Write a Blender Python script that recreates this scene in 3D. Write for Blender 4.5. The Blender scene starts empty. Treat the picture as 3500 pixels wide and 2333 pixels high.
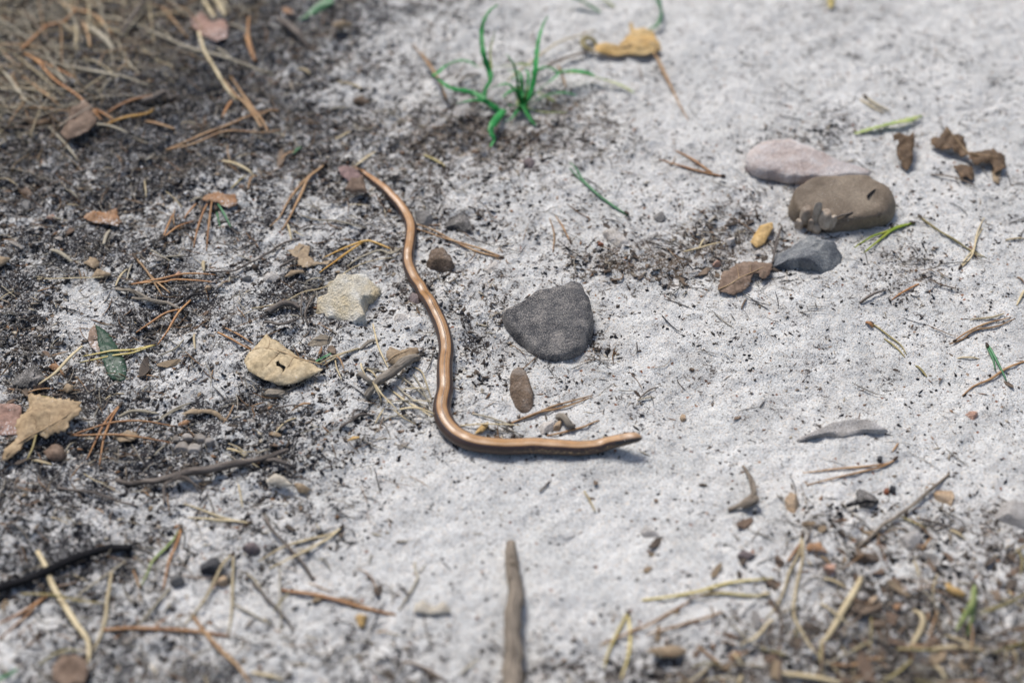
import bpy, bmesh, math, random
import numpy as np
from mathutils import Vector
from mathutils.geometry import delaunay_2d_cdt

scene = bpy.context.scene
COL = scene.collection
rnd = random.Random(11)
rng = np.random.default_rng(7)
R = math.radians

# ------------------------------------------------------------------ camera
PITCH, DIST, LENS = R(45.0), 0.87, 50.0
FWD = np.array([0.0, math.cos(PITCH), -math.sin(PITCH)])
UPV = np.array([0.0, math.sin(PITCH), math.cos(PITCH)])
CAM = -DIST * FWD
cam_data = bpy.data.cameras.new('camera')
cam = bpy.data.objects.new('camera', cam_data)
COL.objects.link(cam)
cam.location = CAM
cam.rotation_euler = (math.pi / 2 - PITCH, 0, 0)
cam_data.lens = LENS
cam_data.sensor_width = 36.0
cam_data.clip_start = 0.02
cam_data.clip_end = 200.0
cam_data.dof.use_dof = True
cam_data.dof.focus_distance = 0.870
cam_data.dof.aperture_fstop = 2.9
cam_data.dof.aperture_blades = 9
scene.camera = cam

# ------------------------------------------------------------------ sky, sun, exposure
SUN_EL, SUN_AZ = R(56.0), R(-28.0)          # azimuth from +Y (away from camera) towards +X
world = bpy.data.worlds.new('World')
scene.world = world
world.use_nodes = True
wn = world.node_tree.nodes
sky = wn.new('ShaderNodeTexSky')
sky.sky_type = 'NISHITA'
sky.sun_disc = False
sky.sun_elevation = SUN_EL
sky.sun_rotation = SUN_AZ
sky.air_density = 1.0
sky.dust_density = 3.0
sky.ozone_density = 0.6
wn['Background'].inputs['Strength'].default_value = 0.075
world.node_tree.links.new(sky.outputs['Color'], wn['Background'].inputs['Color'])
sun_data = bpy.data.lights.new('sun', 'SUN')
sun_data.energy = 2.1
sun_data.angle = R(18.0)
sun_data.color = (1.0, 0.975, 0.94)
sun = bpy.data.objects.new('sun', sun_data)
COL.objects.link(sun)
sd = Vector((math.sin(SUN_AZ) * math.cos(SUN_EL), math.cos(SUN_AZ) * math.cos(SUN_EL), math.sin(SUN_EL)))
sun.rotation_euler = (-sd).to_track_quat('-Z', 'Y').to_euler()
sun.location = sd * 6
vs = scene.view_settings
vs.view_transform = 'Standard'
vs.look = 'None'
vs.gamma = 1.0
vs.exposure = 0.64
vs.use_curve_mapping = False

# ------------------------------------------------------------------ survey: sight lines to the ground
# The find spots were taken down on a 3500 x 2333 survey sheet of 16 tiles; at() follows the sight
# line of a spot to the terrain (or to a height z above it).
TILE = {'a': (0, 0), 'b': (870, 0), 'c': (1740, 0), 'd': (2600, 0),
        'e': (0, 580), 'f': (870, 580), 'g': (1740, 580), 'h': (2600, 580),
        'i': (0, 1150), 'j': (870, 1150), 'k': (1740, 1150), 'l': (2600, 1150),
        'm': (0, 1733), 'n': (870, 1733), 'o': (1740, 1733), 'p': (2600, 1733)}
KZ = 900.0 / 2352.0
def q(tile, pts):
    if tile == 's':
        return [(float(a), float(b)) for a, b in pts]
    ox, oy = TILE[tile]
    return [(ox + a * KZ, oy + b * KZ) for a, b in pts]
def ray(px, py):
    return FWD + np.array([1.0, 0, 0]) * ((px - 1750) / 3500 * 36 / LENS) + UPV * (-(py - 1166.5) / 3500 * 36 / LENS)
def plane_at(px, py, z):
    d = ray(px, py)
    return CAM + d * ((z - CAM[2]) / d[2])
def mm_per_px(px, py):
    p = plane_at(px, py, 0)
    return float(np.dot(p - CAM, FWD)) * 36 / LENS / 3500 * 1000
def sheet(X, Y, Z=0.0):
    dx, dy, dz = X - CAM[0], Y - CAM[1], Z - CAM[2]
    w = dy * FWD[1] + dz * FWD[2]
    return 1750 + dx / w * LENS / 36 * 3500, 1166.5 - (dy * UPV[1] + dz * UPV[2]) / w * LENS / 36 * 3500

# ------------------------------------------------------------------ noise
def vnoise(x, y, freq, seed):
    x = np.asarray(x, float) * freq + seed * 17.31
    y = np.asarray(y, float) * freq - seed * 9.77
    xi, yi = np.floor(x).astype(np.int64), np.floor(y).astype(np.int64)
    fx, fy = x - xi, y - yi
    fx = fx * fx * fx * (fx * (fx * 6 - 15) + 10)
    fy = fy * fy * fy * (fy * (fy * 6 - 15) + 10)
    def h(a, b):
        n = (a * 374761393 + b * 668265263 + seed * 974711) & 0xffffffff
        n = ((n ^ (n >> 13)) * 1274126177) & 0xffffffff
        return ((n ^ (n >> 16)) & 0xffff) / 65535.0
    return (h(xi, yi) * (1 - fx) + h(xi + 1, yi) * fx) * (1 - fy) + (h(xi, yi + 1) * (1 - fx) + h(xi + 1, yi + 1) * fx) * fy
def fbm(x, y, freq, seed, oct=4, gain=0.5):
    t, a, n = 0, 1.0, 0
    for k in range(oct):
        t = t + a * (vnoise(x, y, freq * 2 ** k, seed + k) - 0.5)
        n += a
        a *= gain
    return t / n * 2

# ------------------------------------------------------------------ soil survey (share of dark humus in the white sand)
SX = np.array([-600, 0, 500, 1000, 1500, 2000, 2500, 3000, 3500, 4100.])
SY = np.array([-300, 0, 400, 800, 1200, 1600, 2000, 2333, 2700.])
SD = np.array([
    [.75, .75, .88, .72, .34, .10, .08, .08, .08, .08],
    [.75, .80, .95, .78, .36, .14, .14, .14, .15, .12],
    [.75, .78, .94, .68, .44, .18, .14, .16, .15, .12],
    [.70, .76, .70, .54, .44, .24, .27, .20, .16, .14],
    [.62, .60, .54, .52, .40, .20, .17, .15, .13, .12],
    [.62, .60, .62, .46, .13, .10, .12, .17, .14, .12],
    [.52, .50, .46, .26, .09, .06, .18, .46, .42, .45],
    [.54, .54, .50, .36, .34, .42, .56, .64, .62, .60],
    [.54, .54, .50, .36, .38, .42, .56, .64, .62, .60]])
SB = np.array([
    [.1, .1, .05, .1, .1, .1, .1, .1, .1, .1],
    [.15, .15, .05, .05, .1, .1, .1, .1, .1, .1],
    [.15, .15, .05, .10, .4, .3, .1, .1, .1, .1],
    [.1, .1, .10, .15, .4, .5, .6, .5, .3, .3],
    [.1, .1, .10, .10, .2, .4, .4, .3, .3, .3],
    [.1, .1, .05, .05, .1, .1, .3, .4, .4, .4],
    [.05, .05, .05, .05, .1, .1, .3, .45, .45, .45],
    [.1, .1, .10, .10, .3, .45, .5, .55, .55, .55],
    [.1, .1, .10, .10, .3, .45, .5, .55, .55, .55]])
def table(T, PX, PY):
    PX = np.clip(PX, SX[0], SX[-1] - 1); PY = np.clip(PY, SY[0], SY[-1] - 1)
    i = np.clip(np.searchsorted(SX, PX, 'right') - 1, 0, len(SX) - 2)
    j = np.clip(np.searchsorted(SY, PY, 'right') - 1, 0, len(SY) - 2)
    fx = (PX - SX[i]) / (SX[i + 1] - SX[i]); fy = (PY - SY[j]) / (SY[j + 1] - SY[j])
    fx = fx * fx * (3 - 2 * fx); fy = fy * fy * (3 - 2 * fy)
    return (T[j, i] * (1 - fx) + T[j, i + 1] * fx) * (1 - fy) + (T[j + 1, i] * (1 - fx) + T[j + 1, i + 1] * fx) * fy
# patches: x, y, half width, half height, change in humus share, change in brownness
PATCH = [(1750, 480, 330, 90, .42, .5), (1950, 360, 140, 60, .25, .4), (2080, 910, 130, 60, .38, .5), (2330, 900, 120, 70, .38, .5),
         (2420, 800, 110, 60, .30, .4), (1620, 250, 230, 120, -.12, 0), (1190, 350, 130, 70, -.15, 0), (1020, 830, 130, 60, -.25, 0),
         (310, 1080, 130, 110, -.38, 0), (640, 1290, 130, 70, -.30, 0), (120, 1340, 150, 70, .2, .3), (850, 1560, 230, 90, .16, 0),
         (1100, 1370, 150, 80, -.12, 0), (1270, 1180, 110, 80, -.18, 0), (1600, 1190, 70, 130, .26, .1), (1340, 1430, 160, 60, .25, .3),
         (560, 300, 200, 120, .15, -.2), (1730, 1490, 70, 30, .4, .2), (1050, 1530, 150, 60, .22, 0), (1700, 1060, 60, 60, .15, .2),
         (2700, 640, 160, 60, .20, .2), (2790, 470, 150, 50, .25, 0), (3150, 930, 160, 90, .20, .2), (2050, 1210, 90, 50, .22, .3),
         (1150, 650, 130, 70, .12, .2), (150, 1950, 260, 90, .2, 0), (2900, 1790, 300, 80, .12, .3), (1950, 1330, 130, 70, .08, 0),
         (2350, 1290, 300, 120, .05, .1), (1480, 1000, 130, 60, .10, .2), (250, 560, 260, 70, -.10, 0), (760, 860, 120, 70, -.15, 0),
         (2300, 1750, 500, 120, -.03, 0), (80, 1120, 110, 80, .14, 0), (600, 1100, 160, 60, .18, .1)]
def soil(PX, PY):
    d, b = table(SD, PX, PY), table(SB, PX, PY)
    for x, y, w, h, dd, db in PATCH:
        g = np.exp(-(((PX - x) / w) ** 2 + ((PY - y) / h) ** 2))
        d = d + dd * g; b = b + db * g
    return np.clip(d, 0.0, 1), np.clip(b, 0, 1)

# ------------------------------------------------------------------ terrain
STEP = 0.0014
fx_ = np.arange(-0.52, 0.5201, STEP); fy_ = np.arange(-0.36, 0.5401, STEP)
def stretch(a, far, n=34):
    out, d, p = [], STEP, a
    k = (far / STEP * 0.16) ** (1.0 / n)
    for _ in range(n):
        d *= k; p += d; out.append(p)
    return np.array(out)
gx = np.concatenate([-stretch(0.52, 12)[::-1], fx_, stretch(0.52, 12)])
gy = np.concatenate([-stretch(0.36, 12)[::-1], fy_, stretch(0.54, 12)])
GX, GY = np.meshgrid(gx, gy)
def soil_at(X, Y):
    X = np.asarray(X, float); Y = np.asarray(Y, float)
    yc = np.clip(Y, -0.33, 0.52); xc = np.clip(X, -0.55, 0.55)
    PX, PY = sheet(xc, yc)
    return soil(PX, PY)
def terrain(X, Y):
    d, b = soil_at(X, Y)
    rough = 0.24 + 1.05 * d
    z = 0.0050 * fbm(X, Y, 6.0, 3, 3) + 0.0042 * fbm(X, Y, 22, 9, 3) * (0.5 + 0.5 * rough)
    z = z + 0.0034 * fbm(X, Y, 75, 21, 3) * rough + 0.0026 * fbm(X, Y, 210, 31, 2) * rough
    # hollow beside the worm, a heel mark and the bank of litter
    for px, py, rx, ry, dz in [(1640, 1210, .022, .03, -.004), (1000, 1550, .05, .03, -.004), (2500, 1130, .05, .04, .002),
                               (2890, 1480, .035, .02, .003), (250, 250, .12, .12, .006), (3100, 2150, .12, .08, .006), (1880, 1150, .04, .035, -.002)]:
        p = plane_at(px, py, 0)
        z = z + dz * np.exp(-(((X - p[0]) / rx) ** 2 + ((Y - p[1]) / ry) ** 2))
    return z
GZ = terrain(GX, GY)
gd, gb = soil_at(GX, GY)
big = fbm(GX, GY, 28, 51, 4)
gdn = np.clip(gd + .05 + 0.34 * big * (0.45 + gd * (1 - gd) * 3.0) + .26 * fbm(GX, GY, 85, 57, 3) * (.35 + gd), 0, 1)
i0, j0 = 34, 34
HM = GZ[j0:j0 + len(fy_), i0:i0 + len(fx_)].copy()        # top of whatever lies there
H0 = HM.copy()
def samp(A, x, y):
    u = np.clip((np.asarray(x, float) - fx_[0]) / STEP, 0, A.shape[1] - 1.001); v = np.clip((np.asarray(y, float) - fy_[0]) / STEP, 0, A.shape[0] - 1.001)
    i = u.astype(int); j = v.astype(int); fu = u - i; fv = v - j
    return (A[j, i] * (1 - fu) + A[j, i + 1] * fu) * (1 - fv) + (A[j + 1, i] * (1 - fu) + A[j + 1, i + 1] * fu) * fv
def ground(x, y): return samp(H0, x, y)
def mark(P):
    P = np.asarray(P)
    i = np.clip(np.round((P[:, 0] - fx_[0]) / STEP).astype(int), 0, HM.shape[1] - 1)
    j = np.clip(np.round((P[:, 1] - fy_[0]) / STEP).astype(int), 0, HM.shape[0] - 1)
    np.maximum.at(HM, (j, i), P[:, 2])
def at(px, py, dz=0.0):
    p = plane_at(px, py, dz)
    for _ in range(4):
        p = plane_at(px, py, float(ground(p[0], p[1])) + dz)
    return p

def surf(px, py):
    """first thing the sight line meets: height above ground there"""
    d = ray(px, py); d = d / np.linalg.norm(d)
    for t_ in np.arange(.55, 1.4, .0006):
        p = CAM + d * t_
        if p[2] < samp(HM, p[0], p[1]): return float(p[2] - ground(p[0], p[1])), p
    return 0.0, at(px, py)

# ------------------------------------------------------------------ material helpers
class NT:
    def __init__(s, name):
        s.m = bpy.data.materials.new(name); s.m.use_nodes = True
        s.t = s.m.node_tree; s.n = s.t.nodes; s.bs = s.n['Principled BSDF']
    def new(s, kind, **kw):
        o = s.n.new('ShaderNode' + kind)
        for k, v in kw.items():
            if k in o.inputs and not hasattr(o, k): o.inputs[k].default_value = v
            else: setattr(o, k, v)
        return o
    def link(s, a, b): s.t.links.new(a, b)
    def coord(s, out='Object'): return s.new('TexCoord').outputs[out]
    def noise(s, vec, scale, detail=4, rough=0.6, dist=0.0):
        o = s.new('TexNoise'); o.inputs['Scale'].default_value = scale; o.inputs['Detail'].default_value = detail
        o.inputs['Roughness'].default_value = rough; o.inputs['Distortion'].default_value = dist
        s.link(vec, o.inputs['Vector']); return o.outputs['Fac']
    def ramp(s, fac, stops):
        o = s.new('ValToRGB'); e = o.color_ramp.elements
        while len(e) < len(stops): e.new(0.5)
        for k, (p, c) in enumerate(stops):
            e[k].position = p; e[k].color = c if len(c) == 4 else (*c, 1)
        s.link(fac, o.inputs['Fac']); return o.outputs['Color']
    def mix(s, fac, a, b, mode='MIX'):
        o = s.new('Mix', data_type='RGBA', blend_type=mode)
        for v, i in ((fac, 0), (a, 6), (b, 7)):
            if isinstance(v, (int, float)): o.inputs[i].default_value = v
            elif isinstance(v, tuple): o.inputs[i].default_value = v if len(v) == 4 else (*v, 1)
            else: s.link(v, o.inputs[i])
        return o.outputs[2]
    def math(s, op, a, b=None, c=None):
        o = s.new('Math', operation=op)
        for k, v in enumerate((a, b, c)):
            if v is None: continue
            if isinstance(v, (int, float)): o.inputs[k].default_value = v
            else: s.link(v, o.inputs[k])
        return o.outputs[0]
    def step(s, v, lo, hi):
        o = s.new('MapRange', interpolation_type='SMOOTHSTEP')
        for k, w in ((0, v), (1, lo), (2, hi)):
            if isinstance(w, (int, float)): o.inputs[k].default_value = w
            else: s.link(w, o.inputs[k])
        return o.outputs[0]
    def bump(s, h, strength, dist):
        o = s.new('Bump'); o.inputs['Strength'].default_value = strength; o.inputs['Distance'].default_value = dist
        s.link(h, o.inputs['Height']); s.link(o.outputs[0], s.bs.inputs['Normal']); return o
    def done(s, col, rough=0.85, spec=0.3):
        if isinstance(col, tuple): s.bs.inputs['Base Color'].default_value = (*col, 1)
        else: s.link(col, s.bs.inputs['Base Color'])
        if isinstance(rough, (int, float)): s.bs.inputs['Roughness'].default_value = rough
        else: s.link(rough, s.bs.inputs['Roughness'])
        s.bs.inputs['Specular IOR Level'].default_value = spec
        return s.m

def mat_ground():
    t = NT('sand_and_humus'); co = t.coord()
    a = t.new('Attribute', attribute_name='humus').outputs['Fac']
    b = t.new('Attribute', attribute_name='brown').outputs['Fac']
    # quartz grains
    v = t.new('TexVoronoi', feature='F1'); v.inputs['Scale'].default_value = 1300; t.link(co, v.inputs['Vector'])
    sep = t.new('SeparateColor'); t.link(v.outputs['Color'], sep.inputs['Color'])
    grain = t.ramp(sep.outputs[0], [(0.0, (.30, .28, .26)), (.10, (.55, .545, .53)), (.45, (.68, .682, .67)), (.80, (.76, .76, .745)), (.93, (.72, .64, .55)), (1.0, (.88, .88, .87))])
    tint = t.noise(co, 26, 4, .6)
    sand = t.mix(t.step(tint, .40, .66), grain, t.mix(1.0, grain, (.86, .865, .865), 'MULTIPLY'))
    # humus specks, coarse and fine
    n1 = t.noise(co, 165, 7, .70, .4)
    n2 = t.noise(co, 640, 4, .7)
    n = t.math('ADD', t.math('MULTIPLY', n1, .62), t.math('MULTIPLY', n2, .38))
    thr = t.math('MULTIPLY_ADD', a, -.245, .645)
    mask = t.step(n, t.math('SUBTRACT', thr, .032), t.math('ADD', thr, .032))
    n3 = t.noise(co, 330, 3, .6)
    dark = t.mix(n3, (.008, .009, .013), (.048, .048, .054))
    brown = t.mix(n3, (.030, .022, .016), (.17, .125, .088))
    hum = t.mix(b, dark, brown)
    # single pale grains caught in the humus
    hum = t.mix(t.step(sep.outputs[1], .80, .86), hum, t.mix(.55, hum, grain))
    # fine film of humus that greys the sand
    film = t.math('MULTIPLY', t.step(t.noise(co, 60, 5, .65), .36, .66), t.math('MULTIPLY_ADD', a, .55, .10))
    sand2 = t.mix(film, sand, t.mix(b, (.17, .172, .185), (.27, .22, .18)))
    powder = t.math('MULTIPLY', t.step(t.noise(co, 1050, 3, .75), .50, .66), t.math('MULTIPLY_ADD', t.step(t.noise(co, 38, 4, .65), .38, .62), .40, .16))
    sand2 = t.mix(powder, sand2, (.20, .195, .19))
    # lone grit: dark and rust grains
    v2 = t.new('TexVoronoi', feature='F1'); v2.inputs['Scale'].default_value = 420
    wv = t.new('TexNoise'); wv.inputs['Scale'].default_value = 900; t.link(co, wv.inputs['Vector'])
    wa = t.new('VectorMath', operation='MULTIPLY_ADD'); t.link(wv.outputs['Color'], wa.inputs[0]); wa.inputs[1].default_value = (.0022, .0022, .0022); t.link(co, wa.inputs[2]); t.link(wa.outputs[0], v2.inputs['Vector'])
    s2 = t.new('SeparateColor'); t.link(v2.outputs['Color'], s2.inputs['Color'])
    lone = t.math('MULTIPLY', t.step(s2.outputs[0], .955, .965), t.step(v2.outputs['Distance'], .50, .38))
    gritc = t.ramp(s2.outputs[1], [(0, (.02, .02, .024)), (.5, (.07, .06, .055)), (.75, (.25, .10, .05)), (1, (.35, .27, .2))])
    c = t.mix(lone, sand2, gritc)
    c = t.mix(mask, c, hum)
    h = t.math('ADD', t.math('MULTIPLY', v.outputs['Distance'], -.35), t.math('MULTIPLY', n, 1.2))
    t.bump(h, .9, .0016)
    return t.done(c, .9, .22)

def mat_stone(name, c1, c2, c3, dust=.3, scale=60, dustcol=(.62, .58, .54), rough=.75, spots=None, bump=.5):
    t = NT(name); co = t.coord()
    n = t.noise(co, scale, 6, .65, .3)
    c = t.ramp(n, [(.34, c1), (.50, c2), (.62, c3)])
    pit = t.step(t.noise(co, scale * 3.2, 3, .6, .5), .60, .70)
    c = t.mix(t.math('MULTIPLY', pit, .55), c, t.mix(1.0, c, (.42, .42, .46), 'MULTIPLY'))
    if spots:
        sp = t.step(t.noise(co, scale * .8, 4, .6, .8), .56, .66)
        c = t.mix(sp, c, spots)
    g = t.noise(co, 900, 3, .6)
    c = t.mix(.55, c, t.mix(1.0, c, t.ramp(g, [(.3, (.45, .45, .45)), (.7, (1.5, 1.5, 1.5))]), 'MULTIPLY'))
    if dust > 0:
        # sand grains sticking on the stone
        big = t.noise(co, 90, 4, .65)
        dn = t.noise(co, 1500, 3, .7)
        k = t.step(t.math('ADD', t.math('MULTIPLY', big, .45), dn), .93 - dust * .20, .99 - dust * .20)
        c = t.mix(t.math('MULTIPLY', k, .8), c, dustcol)
    hb = t.math('ADD', t.noise(co, 140, 6, .7), t.math('MULTIPLY', g, .35))
    t.bump(hb, min(1.0, bump * 1.6), .0048)
    return t.done(c, rough, .35)

def mat_leaf(name, c1, c2, spot=(.06, .045, .03), spots=.25, dust=.15, scale=55, rough=.7, vein=.25):
    t = NT(name); co = t.coord()
    n = t.noise(co, scale, 6, .6, .5)
    c = t.mix(t.step(n, .33, .67), c1, c2)
    fine = t.noise(co, 420, 4, .6)
    c = t.mix(.7, c, t.mix(1.0, c, t.ramp(fine, [(.3, (.55, .52, .48)), (.7, (1.35, 1.35, 1.33))]), 'MULTIPLY'))
    # net of fine veins
    v = t.new('TexVoronoi', feature='DISTANCE_TO_EDGE'); v.inputs['Scale'].default_value = 210; t.link(co, v.inputs['Vector'])
    c = t.mix(t.math('MULTIPLY', t.step(v.outputs['Distance'], .07, .01), vein), c, t.mix(1.0, c, (.45, .40, .35), 'MULTIPLY'))
    sp = t.math('MULTIPLY', t.step(t.noise(co, 130, 5, .7), .60 - .1 * spots, .70 - .1 * spots), min(1.0, spots * 2.2))
    c = t.mix(sp, c, spot)
    if dust > 0:
        dn = t.noise(co, 700, 4, .7)
        big = t.noise(co, 45, 4, .6)
        dm = t.step(t.math('ADD', dn, t.math('MULTIPLY', big, .5)), .98 - dust * .3, 1.03 - dust * .3)
        c = t.mix(dm, c, (.60, .57, .56))
    t.bump(t.math('ADD', t.noise(co, 120, 6, .65), t.math('MULTIPLY', v.outputs['Distance'], .4)), .55, .0012)
    return t.done(c, rough, .3)

def mat_stem(name, c1, c2, rough=.6, dark=(.05, .035, .025), fleck=.2, scale=90):
    t = NT(name); co = t.coord()
    oi = t.new('ObjectInfo').outputs['Random']
    n = t.noise(co, scale, 5, .65)
    c = t.mix(t.step(n, .34, .66), c1, c2)
    f = t.step(t.noise(co, 260, 4, .7), .56, .68)
    c = t.mix(t.math('MULTIPLY', f, fleck), c, dark)
    br = t.math('MULTIPLY_ADD', oi, .5, .75)
    c = t.mix(1.0, c, br, 'MULTIPLY')
    t.bump(t.noise(co, 500, 4, .65), .35, .0006)
    return t.done(c, rough, .35)

def mat_wood(name, c1, c2, rough=.85, stretch=(220, 220, 220), bumpd=.0018):
    t = NT(name)
    at_ = t.new('UVMap', uv_map='grain').outputs['UV']
    mp = t.new('Mapping'); mp.inputs['Scale'].default_value = (60, 900, 1); t.link(at_, mp.inputs['Vector'])
    n = t.noise(mp.outputs[0], 1.0, 6, .7, .3)
    co = t.coord()
    m = t.noise(co, 110, 5, .65)
    c = t.mix(t.step(n, .32, .66), c1, c2)
    c = t.mix(t.step(m, .55, .72), c, t.mix(1.0, c, (.40, .38, .36), 'MULTIPLY'))
    t.bump(n, .9, bumpd)
    return t.done(c, rough, .2)

def mat_bits(name, rough=.85, spec=.25):
    t = NT(name)
    a = t.new('Attribute', attribute_name='tone').outputs['Color']
    n = t.noise(t.coord(), 800, 3, .6)
    c = t.mix(1.0, a, t.ramp(n, [(.3, (.7, .7, .7)), (.7, (1.25, 1.25, 1.25))]), 'MULTIPLY')
    return t.done(c, rough, spec)

M = {}
M['ground'] = mat_ground()
M['charcoal'] = mat_stone('charcoal_stone', (.05, .050, .056), (.115, .112, .114), (.20, .187, .178), dust=.95, scale=48, dustcol=(.40, .365, .33), spots=(.040, .045, .056))
M['brownstone'] = mat_stone('brown_stone', (.12, .088, .060), (.205, .16, .115), (.26, .21, .155), dust=.2, scale=26, rough=.62, bump=.15)
M['slate'] = mat_stone('slate_stone', (.10, .11, .13), (.25, .26, .265), (.40, .40, .385), dust=.35, scale=38, rough=.7)
M['pinkstone'] = mat_stone('pink_stone', (.42, .32, .28), (.56, .47, .43), (.66, .60, .57), dust=.9, scale=55, dustcol=(.68, .66, .66))
M['quartz'] = mat_stone('cream_quartz', (.62, .50, .30), (.68, .62, .50), (.80, .78, .72), dust=.10, scale=34, rough=.5, dustcol=(.35, .3, .25), spots=(.60, .40, .16))
M['brownpebble'] = mat_stone('brown_pebble', (.10, .065, .04), (.19, .135, .095), (.26, .21, .17), dust=.45, scale=60, dustcol=(.50, .45, .40))
M['greypebble'] = mat_stone('grey_pebble', (.12, .115, .115), (.22, .21, .20), (.30, .28, .26), dust=.4, scale=60)
M['darkpebble'] = mat_stone('dark_pebble', (.03, .03, .035), (.07, .07, .075), (.12, .115, .12), dust=.15, scale=70)
M['paleclod'] = mat_stone('pale_pebble', (.45, .40, .34), (.56, .52, .48), (.66, .63, .60), dust=.5, scale=60, dustcol=(.7, .68, .67))
M['tanpebble'] = mat_stone('tan_pebble', (.42, .27, .15), (.50, .37, .25), (.56, .45, .34), dust=.12, scale=40, rough=.6)
M['pinkpebble'] = mat_stone('pink_pebble', (.50, .26, .18), (.56, .34, .25), (.62, .46, .38), dust=.2, scale=70)
M['redpebble'] = mat_stone('red_pebble', (.22, .07, .04), (.30, .11, .06), (.36, .18, .11), dust=.1, scale=70)
M['clod'] = mat_stone('soil_clod', (.05, .046, .044), (.15, .14, .13), (.36, .34, .33), dust=.8, scale=110, bump=1.0)
M['mauve'] = mat_stone('mauve_pebble', (.16, .13, .13), (.24, .19, .185), (.30, .25, .24), dust=.3, scale=60)
M['buried'] = mat_stone('buried_stone', (.26, .24, .225), (.33, .31, .29), (.42, .40, .385), dust=.7, scale=60, dustcol=(.66, .64, .64), bump=.3)
M['leaf_tan'] = mat_leaf('tan_leaf', (.46, .36, .22), (.55, .45, .30), spots=.22, dust=.10)
M['leaf_birch'] = mat_leaf('birch_leaf', (.34, .24, .14), (.44, .33, .205), spots=.15, dust=.14)
M['leaf_pink'] = mat_leaf('pinkish_leaf', (.26, .15, .115), (.36, .24, .20), spots=.2, dust=.4)
M['leaf_brown'] = mat_leaf('brown_leaf', (.15, .10, .072), (.25, .18, .135), spots=.25, dust=.12, vein=.4)
M['leaf_dark'] = mat_leaf('dark_brown_leaf', (.085, .055, .034), (.19, .125, .075), spots=.3, dust=.03)
M['leaf_yellow'] = mat_leaf('yellow_leaf', (.50, .32, .12), (.58, .42, .21), spot=(.25, .13, .03), spots=.12, dust=.0)
M['leaf_orange'] = mat_leaf('orange_leaf', (.28, .145, .07), (.36, .235, .145), spots=.3, dust=.5)
M['leaf_green'] = mat_leaf('green_leaf', (.022, .055, .034), (.04, .085, .055), spot=(.20, .10, .05), spots=.08, dust=.28, rough=.45)
M['leaf_dusty'] = mat_leaf('dusty_brown_leaf', (.22, .15, .11), (.32, .24, .19), spots=.1, dust=.55)
M['leaf_rag'] = mat_leaf('ragged_leaf', (.27, .20, .13), (.36, .28, .19), spots=.2, dust=.22)
M['leaf_purple'] = mat_leaf('purple_leaf', (.20, .13, .125), (.29, .20, .19), spots=.2, dust=.25)
M['leaf_pale'] = mat_leaf('pale_leaf', (.42, .38, .32), (.54, .50, .43), spots=.15, dust=.15)
M['midrib'] = mat_stem('leaf_rib', (.30, .20, .11), (.40, .29, .17))
M['midrib_pale'] = mat_stem('pale_leaf_rib', (.42, .34, .26), (.50, .43, .34))
M['rust'] = mat_stem('rust_needle', (.27, .12, .045), (.42, .225, .095), rough=.45)
M['amber'] = mat_stem('amber_needle', (.46, .24, .05), (.58, .36, .10), rough=.45)
M['brownneedle'] = mat_stem('brown_needle', (.27, .15, .07), (.42, .27, .14), rough=.5)
M['straw'] = mat_stem('straw', (.40, .32, .19), (.56, .47, .30), rough=.6)
M['greystraw'] = mat_stem('grey_straw', (.24, .21, .155), (.38, .34, .26), rough=.7, fleck=.4)
M['yellowstraw'] = mat_stem('yellow_straw', (.50, .40, .13), (.60, .50, .22), rough=.5)
M['olive'] = mat_stem('olive_needle', (.20, .17, .065), (.36, .29, .13), rough=.5)
M['lime'] = mat_stem('lime_needle', (.22, .32, .03), (.42, .44, .06), rough=.45)
M['green'] = mat_stem('green_needle', (.035, .13, .05), (.08, .22, .10), rough=.42, fleck=.1)
M['blade'] = mat_stem('fresh_grass', (.016, .17, .040), (.040, .29, .070), rough=.45, fleck=.0, scale=120)
M['bladepale'] = mat_stem('fading_grass', (.20, .28, .08), (.36, .38, .16), rough=.5)
M['darkstem'] = mat_stem('dark_stem', (.055, .042, .034), (.12, .095, .075), rough=.8)
M['brownstem'] = mat_stem('brown_stem', (.12, .085, .06), (.22, .165, .12), rough=.8)
M['sheath'] = mat_stem('needle_sheath', (.045, .032, .024), (.10, .07, .05), rough=.8)
M['wood'] = mat_wood('weathered_wood', (.20, .165, .125), (.48, .41, .32))
M['woodgrey'] = mat_wood('grey_wood', (.15, .13, .105), (.40, .35, .29))
M['barkblack'] = mat_wood('charred_bark', (.006, .006, .008), (.022, .021, .024))
M['twiggrey'] = mat_wood('grey_twig_bark', (.08, .067, .058), (.28, .24, .21))
M['twigtan'] = mat_wood('tan_twig_bark', (.12, .10, .082), (.40, .335, .265))
M['cone'] = mat_stem('cone_scale', (.26, .20, .15), (.50, .43, .35), rough=.75, fleck=.3)
M['conegrey'] = mat_stem('sandy_cone_scale', (.19, .165, .14), (.36, .33, .30), rough=.85, fleck=.2)
M['bits'] = mat_bits('litter_bits')
M['grit'] = mat_bits('sand_grit', .6, .4)

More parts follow.
